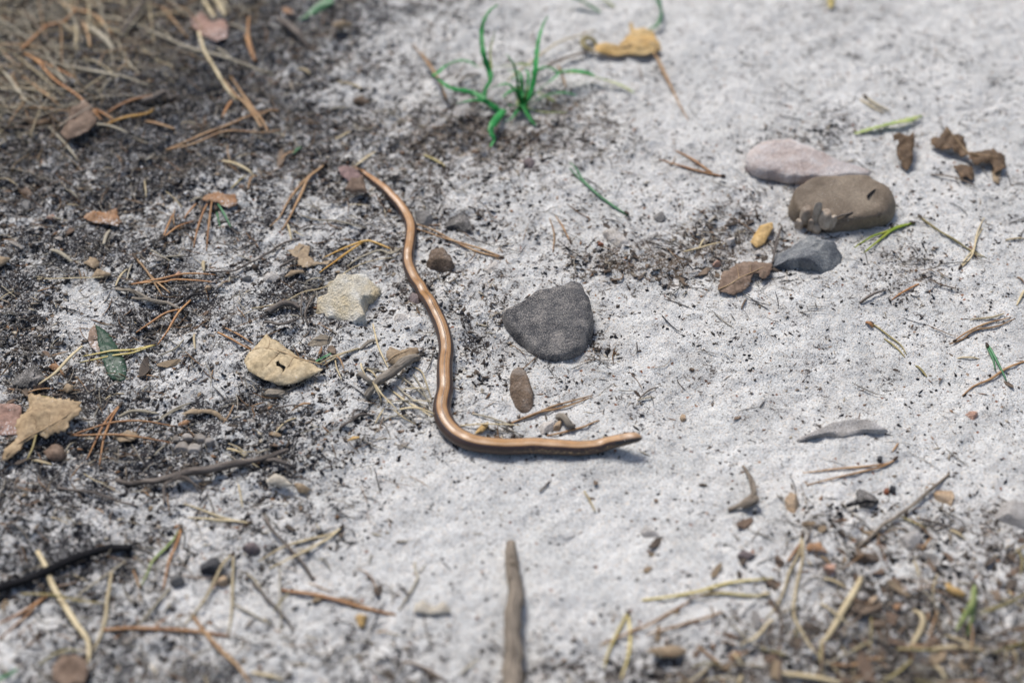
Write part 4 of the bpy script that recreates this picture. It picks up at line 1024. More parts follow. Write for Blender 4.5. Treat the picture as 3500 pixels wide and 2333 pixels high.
twig('f', [[(90, 1385), (250, 1400), (370, 1390), (410, 1360)]], 'twiggrey', 'dark thin root in the sand near the wood chip', (10,), knob=.3, name='root', cat='root')
twig('f', [[(230, 910), (310, 870), (390, 820)]], 'twiggrey', 'dark stick next to the ragged tan leaf', (10,))
twig('f', [[(545, 1130), (500, 1220), (465, 1320), (470, 1400)], [(430, 1130), (420, 1260), (440, 1370)]], 'twiggrey', 'brown forked stem leaning on the quartz stone', (9, 7), arch=.003)
twig('s', [[(2640, 905), (2648, 862), (2660, 820), (2668, 775)]], 'twiggrey', 'dark straight thin stem beside the blue grey stone', (9,), arch=.006)
twig('h', [[(950, 270), (975, 225), (1020, 185)]], 'barkblack', 'small dark splinter lying on the brown stone', (8,), on=True, arch=0)
twig('h', [[(560, 560), (650, 520), (740, 460), (820, 390)]], 'twiggrey', 'thin grey stem leaning on the brown stone', (8,), on=True, arch=0)
twig('i', [[(1480, 1500), (1490, 1400), (1560, 1345), (1680, 1330), (1800, 1370)], [(1560, 1345), (1700, 1370), (1800, 1450)]], 'twiggrey', 'thin bowed root near the long bent branch', (12, 8), arch=.004, name='root', cat='root')
twig('b', [[(1820, 745), (1900, 710), (2010, 680)]], 'twiggrey', 'thin dark stem lying behind the sprout', (10,))

# pine cone remains
def cone(label, tile, items, mat, name='pine_cone_piece', lean=False):
    p = at(*q(tile, [items[0][:2]])[0])
    root = empty(name, p)
    for k, (x, y, w, h, H, a) in enumerate(items):
        ca_, sa_ = math.cos(a), math.sin(a)
        poly = [(x + w * (ca_ * u) - h * sa_ * v, y + w * sa_ * u + h * ca_ * v) for u, v in ((-1, .1), (-.8, -.6), (-.2, -1), (.5, -.85), (1, -.1), (.85, .6), (.2, .95), (-.6, .8))]
        lf = max(0.0, surf(*q(tile, [(x, y + h * .6)])[0])[0] + .0005) if lean else 0.0
        V_, F_ = stone_geom(q(tile, poly), H, seed=k + 3, p=2.4, rough=.05, nrim=24, nring=7, cuts=[(0, -1, .5, .7)], lift=lf)
        mesh_obj('cone_scale', V_, F_, M[mat], root)
    return tag(root, label, 'pine cone')
cone('broken pale cone scales leaning against the brown stone', 'h', [(410, 400, 62, 58, .014, .4), (500, 400, 40, 62, .015, .7), (580, 430, 62, 60, .014, .9), (645, 460, 30, 48, .011, .9), (345, 480, 42, 34, .008, .2), (450, 480, 30, 28, .008, 0), (500, 510, 50, 30, .006, .3)], 'cone', lean=True)
cone('grey pine cone buried in sandy soil showing its scales', 'i', [(1620, 990, 80, 62, .0055, .2), (1740, 1010, 70, 55, .0055, -.3), (1680, 905, 55, 35, .0055, .3), (1790, 915, 60, 50, .0055, -.2), (1870, 940, 50, 40, .0055, -.6), (1580, 930, 45, 36, .0055, .6)], 'conegrey')

# ------------------------------------------------------------------ the green sprout and fresh blades
def blade_strip(pts, widths, mat, parent, rise, name='blade', foldd=.25):
    """grass blade: folded strip of real thickness, points on the sheet with height above ground"""
    n = 26
    k = np.linspace(0, 1, len(pts))
    W = []
    for (x, y), z in zip(pts, np.interp(k, np.linspace(0, 1, len(rise)), rise)):
        W.append(at(x, y, z))
    C_ = spline(np.array(W), n)
    mm = mm_per_px(*pts[0]) / 2000
    w = np.interp(np.linspace(0, 1, n), np.linspace(0, 1, len(widths)), widths) * mm * 1.38
    w = w * (1 + .22 * np.sin(np.arange(n) * 2.3))
    T_, S_, U_ = frames(C_)
    tw = .5 * np.sin(np.linspace(0, 4, n))
    S2 = S_ * np.cos(tw)[:, None] + U_ * np.sin(tw)[:, None]; U2 = np.cross(S2, T_)
    prof = [(-1, .35), (0, 0), (1, .35), (1, .20), (0, -.18), (-1, .20)]
    V_ = np.concatenate([[C_[i] + S2[i] * w[i] * a + U2[i] * w[i] * b for a, b in prof] for i in range(n)])
    F_ = []
    for i in range(n - 1):
        for j in range(6):
            kx = (j + 1) % 6; F_.append((i * 6 + j, i * 6 + kx, i * 6 + 6 + kx, i * 6 + 6 + j))
    F_.append((0, 1, 2, 3, 4, 5)); F_.append(tuple((n - 1) * 6 + j for j in (5, 4, 3, 2, 1, 0)))
    mark(C_)
    return mesh_obj(name, V_, F_, M[mat], parent)
sp0 = at(1775, 385)
sprout = empty('grass_sprout', sp0)
tag(sprout, 'bright green grass sprout with wavy curling blades', 'grass')
B_ = [('b', [(2230, 1030), (2150, 965), (2080, 920), (2040, 880), (1950, 832), (1850, 812), (1750, 790), (1660, 730), (1590, 680)], (15, 14, 13, 12, 10), 'blade', (.0, .006, .012, .016)),
      ('b', [(1590, 680), (1640, 655), (1700, 600), (1780, 560), (1860, 545), (1930, 560), (1990, 600)], (8, 12, 11, 8, 3), 'blade', (.016, .018, .016, .012)),
      ('b', [(2050, 885), (2065, 800), (2115, 710), (2090, 620), (2060, 530), (2040, 440), (2030, 300), (2050, 190), (2100, 100), (2175, 45)], (10, 12, 14, 13, 12, 11, 8, 5), 'blade', (.012, .022, .034, .046, .052)),
      ('b', [(2100, 720), (2115, 600), (2105, 460), (2135, 330), (2150, 270)], (9, 7, 5, 2), 'bladepale', (.018, .03, .038)),
      ('c', [(110, 940), (160, 900), (205, 800), (228, 700), (240, 600), (252, 450), (272, 330), (310, 210), (350, 145)], (14, 14, 16, 14, 12, 9, 6, 3), 'blade', (.004, .018, .032, .042)),
      ('b', [(2230, 980), (2180, 1040), (2130, 1110), (2105, 1160), (2130, 1230), (2140, 1250), (2110, 1310)], (12, 17, 18, 12, 5), 'blade', (.004, .007, .006, .003)),
      ('c', [(100, 920), (140, 980), (180, 1050), (235, 1120)], (16, 19, 14, 6), 'blade', (.006, .007, .005, .002)),
      ('c', [(250, 625), (350, 605), (440, 650), (560, 640), (700, 655), (760, 680)], (8, 11, 14, 15, 13, 6), 'blade', (.014, .014, .012, .009)),
      ('c', [(500, 650), (650, 660), (850, 715), (1000, 765), (1110, 825)], (9, 9, 8, 7, 4), 'bladepale', (.010, .007, .004, .002)),
      ('c', [(-10, 835), (40, 815), (85, 850), (110, 900), (130, 940)], (5, 9, 11, 12), 'blade', (.016, .016, .010, .004)),
      ('c', [(0, 945), (60, 945), (120, 960), (160, 940)], (7, 9, 12, 12), 'blade', (.008, .006, .004)),
      ('b', [(2220, 870), (2290, 810), (2352, 810), (2400, 860)], (4, 8, 10, 10), 'blade', (.012, .014, .010)),
      ('c', [(-300, 590), (-150, 600), (0, 590), (110, 575), (200, 590)], (2, 4, 6, 8, 6), 'bladepale', (.008, .010, .012)),
      ('b', [(2210, 1000), (2120, 940), (2000, 900), (1900, 905), (1800, 930)], (8, 8, 7, 5, 2), 'blade', (.003, .010, .012, .008)),
      ('c', [(130, 950), (260, 890), (380, 840), (500, 830), (600, 850)], (8, 8, 7, 5, 2), 'blade', (.003, .012, .014, .010)),
      ('c', [(120, 940), (80, 800), (70, 680), (30, 560), (-30, 480)], (8, 8, 7, 5, 2), 'blade', (.003, .018, .028, .034)),
      ('c', [(140, 940), (300, 780), (380, 720), (480, 620)], (8, 7, 6, 2), 'blade', (.003, .014, .018, .016)),
      ('c', [(110, 950), (60, 1010), (20, 1060), (-50, 1090)], (8, 9, 7, 2), 'blade', (.003, .008, .007, .003)),
      ('c', [(250, 830), (320, 860), (400, 905)], (8, 12, 8), 'bladepale', (.005, .005, .003))]
rb = random.Random(4)
for k in range(11):                                      # thin blades from the crown
    an = rb.uniform(-2.9, .5); ln = rb.uniform(170, 420)
    x1, y1 = 110 + math.cos(an) * ln * 1.1, 930 + math.sin(an) * ln * .8
    mx, my = 110 + math.cos(an + .3) * ln * .5, 930 + math.sin(an + .3) * ln * .55 - 40
    B_.append(('c', [(100 + rb.uniform(-30, 40), 945), (mx, my), (x1, y1)], (6, 7, 5, 1.5), 'blade' if k % 3 else 'bladepale', (.002, rb.uniform(.008, .02), rb.uniform(.004, .018))))
for tl, pts, w, m_, rise in B_: blade_strip(q(tl, pts), w, m_, sprout, rise)
straw('c', [(-20, 810), (80, 730), (200, 640), (300, 570), (400, 470), (500, 420), (600, 370), (770, 280)], 'straw', 'long bowed straw leaning out behind the sprout', width=9, arch=.006)
straw('c', [(200, 720), (300, 670), (450, 590), (600, 530), (790, 480)], 'brownstem', 'brown dry stem running from the sprout to the ochre leaf', width=13)
def blade_one(tile, pts, w, mat, label, rise, group=None):
    pp = q(tile, pts); root = empty('grass_shoot', at(*pp[0]))
    blade_strip(pp, w, mat, root, rise)
    return tag(root, label, 'grass shoot', group)
blade_one('b', [(700, 5), (640, 40), (560, 85), (470, 150), (395, 182)], (22, 24, 20, 12, 4), 'green', 'broad green blade with a tan tip on dark soil', (.006, .004, .002))
blade_one('c', [(560, -20), (650, 15), (720, 55), (820, 115)], (14, 17, 13, 4), 'green', 'dark green blade tip arching onto white sand', (.008, .006, .002))
blade_one('c', [(830, -20), (880, 25), (940, 65)], (10, 10, 5), 'bladepale', 'short yellowish blade tip on white sand', (.004, .002))
blade_one('c', [(1320, -30), (1345, 60), (1360, 130), (1330, 220), (1280, 255), (1235, 285)], (14, 13, 9, 10, 11, 4), 'green', 'thin green blade bent like an elbow near the ochre leaf', (.010, .008, .004, .002))
blade_one('d', [(840, 1197), (1050, 1142), (1200, 1105), (1300, 1085), (1440, 1035)], (6, 18, 21, 18, 5), 'bladepale', 'flat lime and green blade behind the pink wedge stone', (.002, .004, .003))
blade_one('d', [(620, -30), (622, 20), (628, 70)], (20, 20, 10), 'yellowstraw', 'short yellowish stub blade at bare sand', (.004, .003, .002))
blade_one('p', [(1910, 690), (1890, 850), (1830, 950), (1750, 1090)], (4, 20, 15, 5), 'bladepale', 'pale green blade with twin tips in brown litter', (.006, .012, .008, .003))
blade_one('p', [(1900, 860), (1880, 1000), (1850, 1140)], (12, 14, 4), 'bladepale', 'faded blade beside a pale green one in litter', (.008, .006, .003))
blade_one('m', [(-20, 1540), (70, 1500), (160, 1440)], (14, 14, 6), 'green', 'dark green blade next to a tawny leaf', (.006, .005, .004))
blade_one('j', [(550, 222), (610, 190), (685, 150)], (7, 9, 4), 'green', 'short green grass snippet at the tan leaf', (.001, .003, .002))
blade_one('j', [(575, 235), (630, 200), (675, 180)], (6, 7, 3), 'green', 'second green snippet touching the first at the tan leaf', (.001, .003, .002))

# ------------------------------------------------------------------ pine needles
ND = [
 ('e', [[(1875, 320), (1830, 420), (1770, 580), (1730, 700)], [(1900, 330), (1882, 500), (1845, 730)]], 'rust', 'rust needle pair spreading from under an orange leaf scrap', 11),
 ('e', [[(1930, 350), (1950, 440), (1970, 530)], [(1955, 345), (2010, 430), (2065, 525)]], 'green', 'dusty green needle pair fanning from an orange leaf scrap', 10),
 ('e', [[(1455, 632), (1520, 510), (1567, 392)], [(1455, 632), (1600, 550), (1735, 465)]], 'rust', 'rust needle pair in a narrow V on dark soil', 10),
 ('e', [[(1752, 308), (1705, 388), (1645, 440)]], 'rust', 'single bent rust needle beside the V of needles', 9),
 ('e', [[(1198, 788), (1300, 910), (1380, 1000), (1520, 1112)], [(1198, 788), (1320, 940), (1452, 1132)]], 'brownneedle', 'brown needle pair crossing over the level rust pair', 11),
 ('e', [[(1160, 1042), (1400, 1000), (1640, 972), (1932, 964)], [(1160, 1042), (1450, 1025), (1600, 1010), (1937, 1015)]], 'rust', 'level rust needle pair crossed by a brown pair', 11),
 ('e', [[(1605, 1258), (1500, 1330), (1370, 1400), (1218, 1467)]], 'rust', 'single dark red needle near frayed bark', 11),
 ('s', [[(652, 1030), (612, 1088), (575, 1145), (542, 1190)]], 'rust', 'single rust needle propped on frayed bark', 11),
 ('s', [[(762, 1118), (805, 1142), (866, 1176)], [(745, 1138), (800, 1168), (858, 1195)]], 'rust', 'two parallel rust needles tucked under the tan leaf', 10),
 ('f', [[(640, -45), (560, 30), (450, 120), (330, 270), (235, 430), (138, 524)], [(640, -45), (570, 30), (480, 115), (405, 260), (335, 400), (243, 545)]], 'brownneedle', 'long golden brown needle pair near the tail of the worm', 13),
 ('f', [[(1237, 717), (1110, 670), (1020, 655), (970, 668), (850, 708), (700, 750), (608, 792)], [(970, 668), (850, 760), (720, 850), (583, 937)]], 'amber', 'bent amber needle pair lying over the ragged tan leaf', 11),
 ('f', [[(2222, 792), (2000, 742), (1800, 662), (1600, 572), (1450, 522)], [(2222, 792), (1950, 708), (1700, 628), (1450, 568)]], 'brownneedle', 'straight pale tan needle pair emerging from under the worm', 11),
 ('i', [[(1392, 90), (1200, 125), (1000, 165), (860, 185), (738, 185)], [(1392, 95), (1200, 152), (1000, 197), (715, 237)]], 'yellowstraw', 'yellow needle pair lying over the dark green leaf', 11),
 ('i', [[(633, 905), (800, 838), (950, 800), (1100, 785), (1300, 790), (1562, 802)], [(633, 905), (800, 915), (1000, 935), (1300, 955), (1547, 962)]], 'rust', 'long rust needle pair opening like jaws from the birch leaf', 11),
 ('i', [[(1092, 608), (1000, 700), (930, 800), (860, 940), (778, 1102)], [(1092, 608), (1012, 720), (968, 840), (932, 960), (888, 1152)]], 'rust', 'rust needle pair standing across the jaw shaped pair', 12),
 ('m', [[(2252, 145), (2080, 120), (1900, 70), (1700, -5), (1640, -30)], [(2252, 150), (1900, 125), (1680, 95)]], 'straw', 'straw coloured needle pair on sand near the long branch', 12),
 ('m', [[(1628, 178), (1560, 290), (1460, 400), (1370, 500), (1320, 590), (1258, 705)], [(1628, 188), (1590, 330), (1520, 480), (1453, 755)]], 'rust', 'needle pair with one green and one rust strand', 13),
 ('m', [[(2092, 428), (2000, 540), (1920, 700), (1800, 880), (1650, 1052)], [(2092, 428), (2080, 700), (2077, 900), (2045, 1142)]], 'straw', 'long straw needle pair spreading over the red stem', 14),
 ('m', [[(472, 758), (350, 850), (200, 950), (-10, 1045)], [(472, 768), (330, 900), (230, 1000), (-10, 1190)]], 'rust', 'rust needle pair beside the bent pale blade', 13),
 ('n', [[(795, 178), (680, 250), (450, 310), (250, 390), (38, 492)], [(765, 200), (640, 310), (420, 440), (330, 480), (138, 572)]], 'straw', 'straw needle pair crossed by a thin twig', 13),
 ('l', [[(1215, 1090), (1130, 1140), (900, 1170), (650, 1190), (378, 1216)], [(1215, 1098), (1080, 1170), (800, 1240), (408, 1327)]], 'brownneedle', 'tan needle pair with grey sheath on clean sand', 10),
 ('l', [[(2360, 228), (2200, 290), (2050, 390), (1900, 450), (1798, 532)]], 'brownneedle', 'single curved brown needle touching a green pair', 11),
 ('l', [[(2012, 80), (2060, 190), (2092, 312)], [(2022, 82), (2080, 190), (2130, 280), (2192, 407)]], 'green', 'green needle pair on clean sand under a brown needle', 12),
 ('s', [[(2975, 1102), (3020, 1139), (3074, 1180), (3098, 1213)], [(3023, 1158), (3060, 1190), (3092, 1222)]], 'olive', 'olive needle pair with a brown bud on white sand', 9),
 ('h', [[(1372, 484), (1250, 510), (1130, 560), (980, 620), (838, 697)], [(1342, 486), (1200, 540), (1060, 640), (923, 742)]], 'lime', 'bright lime needle pair beside the brown stone', 12),
 ('h', [[(1408, 418), (1550, 530), (1700, 620), (1850, 710), (2022, 792)], [(1440, 445), (1600, 568), (1750, 660), (1880, 740), (1975, 792)]], 'olive', 'olive brown needle pair crossing a straw pair', 9),
 ('h', [[(1770, 892), (1832, 800), (1900, 720), (1930, 580), (1992, 438)], [(1782, 882), (1880, 790), (1922, 640), (1982, 520)]], 'straw', 'pale straw needle pair crossed by olive needles', 9),
 ('h', [[(1412, 1022), (1280, 1100), (1168, 1167)]], 'rust', 'single orange needle alone on white sand', 9),
 ('h', [[(1715, 1552), (1850, 1460), (2050, 1370), (2235, 1318)], [(1680, 1570), (1800, 1520), (1900, 1450), (2100, 1410), (2275, 1328)]], 'brownneedle', 'reddish tan needle pair bowed on clean sand', 9),
 ('g', [[(1062, 412), (900, 312), (780, 222), (660, 102), (600, 0), (545, -60)], [(1062, 412), (890, 312), (760, 212), (640, 100), (540, -15)]], 'green', 'blue green needle pair lying on white sand', 11),
 ('g', [[(555, 662), (480, 520), (408, 400)], [(392, 742), (402, 590), (360, 430)]], 'brownneedle', 'faint tan needle pair sunk in white sand', 8),
 ('c', [[(1925, 1585), (1680, 1540), (1500, 1490), (1343, 1430)], [(1810, 1545), (1750, 1510), (1650, 1450), (1488, 1353)]], 'rust', 'rust and black needle pair near the pink wedge stone', 13),
 ('d', [[(918, 868), (1050, 960), (1155, 1012)], [(890, 905), (1000, 975), (1110, 1010)]], 'straw', 'short thick straw needle pair behind the pink stone', 11),
 ('b', [[(1720, 952), (1600, 730), (1500, 570), (1418, 438)], [(1720, 952), (1650, 780), (1560, 600), (1490, 480)]], 'brownneedle', 'faded orange needle pair beside the grass sprout', 11),
 ('a', [[(2352, 1172), (2200, 960), (2100, 850), (1998, 708)], [(2400, 1200), (2352, 1110), (2180, 880), (2058, 700)]], 'brownneedle', 'orange tan needle pair on dark soil near a thick pale stalk', 13),
 ('a', [[(1488, 1362), (1700, 1300), (2000, 1220), (2352, 1190), (2520, 1185)], [(1488, 1362), (1750, 1240), (2000, 1140), (2352, 1040), (2490, 1000)]], 'brownneedle', 'long tan needle pair opening in a V on dark soil', 13),
 ('a', [[(198, 480), (330, 570), (500, 640), (665, 702)], [(198, 480), (340, 580), (520, 770), (700, 880), (850, 1020), (972, 1158)]], 'rust', 'long rust needle pair reaching from the mat to a brown leaf', 13),
 ('a', [[(198, 480), (280, 390), (440, 290), (580, 220), (705, 128)]], 'rust', 'single arched rust needle on the grass mat', 14),
 ('a', [[(-10, 282), (150, 250), (372, 230)]], 'rust', 'single rust needle lying flat on the grass mat', 14),
 ('a', [[(968, 1037), (1150, 930), (1290, 880), (1452, 880)]], 'rust', 'orange needle bowed towards the stubby twig end', 13),
 ('a', [[(930, 1135), (1080, 1085), (1250, 1070), (1340, 1010), (1392, 958)]], 'amber', 'amber needle curling up at the stubby twig end', 13),
 ('a', [[(850, 985), (920, 1050), (1025, 1105)]], 'rust', 'short brown needle over the tip of a brown leaf', 12),
 ('a', [[(2225, 168), (2220, 330), (2290, 572)], [(2200, 330), (2230, 460), (2275, 570)]], 'rust', 'pale rust needle pair on dark soil near the lobed leaf', 13),
 ('a', [[(2072, 908), (1988, 1052)]], 'rust', 'short orange needle next to a thick pale stalk', 12),
 ('k', [[(-15, 785), (200, 720), (350, 650), (550, 590), (748, 524)], [(0, 790), (250, 700), (450, 650), (742, 540)]], 'brownneedle', 'golden tan needle pair behind the worm near the brown stone', 11),
 ('k', [[(338, 887), (500, 860), (650, 820), (805, 748)]], 'brownneedle', 'single peach needle touching the back of the worm', 10),
 ('o', [[(1062, 938), (1082, 1180), (1060, 1350), (1000, 1535)], [(1062, 938), (950, 1160), (870, 1350), (850, 1452)]], 'yellowstraw', 'yellowish needle pair hanging in a narrow V in litter', 14),
 ('p', [[(375, 240), (330, 440), (250, 600), (200, 770), (120, 920), (38, 1002)], [(375, 300), (370, 480), (320, 700), (300, 830), (290, 960), (380, 1160), (500, 1310), (620, 1420), (762, 1542)]], 'straw', 'very long split needle pair with a red base in litter', 14),
 ('c', [[(430, 690), (470, 790), (505, 895)]], 'brownneedle', 'short tan needle behind the sprout on sand', 11),
 ('c', [[(1305, 498), (1400, 680), (1500, 900), (1602, 1082)], [(1290, 520), (1370, 690), (1450, 830)]], 'brownneedle', 'long faint tan needle pair running from the ochre leaf', 9),
]
for tl, st, m_, lab, w in ND:
    needles(tl, st, m_, lab, w, mats=['bladepale', 'rust'] if 'one green' in lab else None)

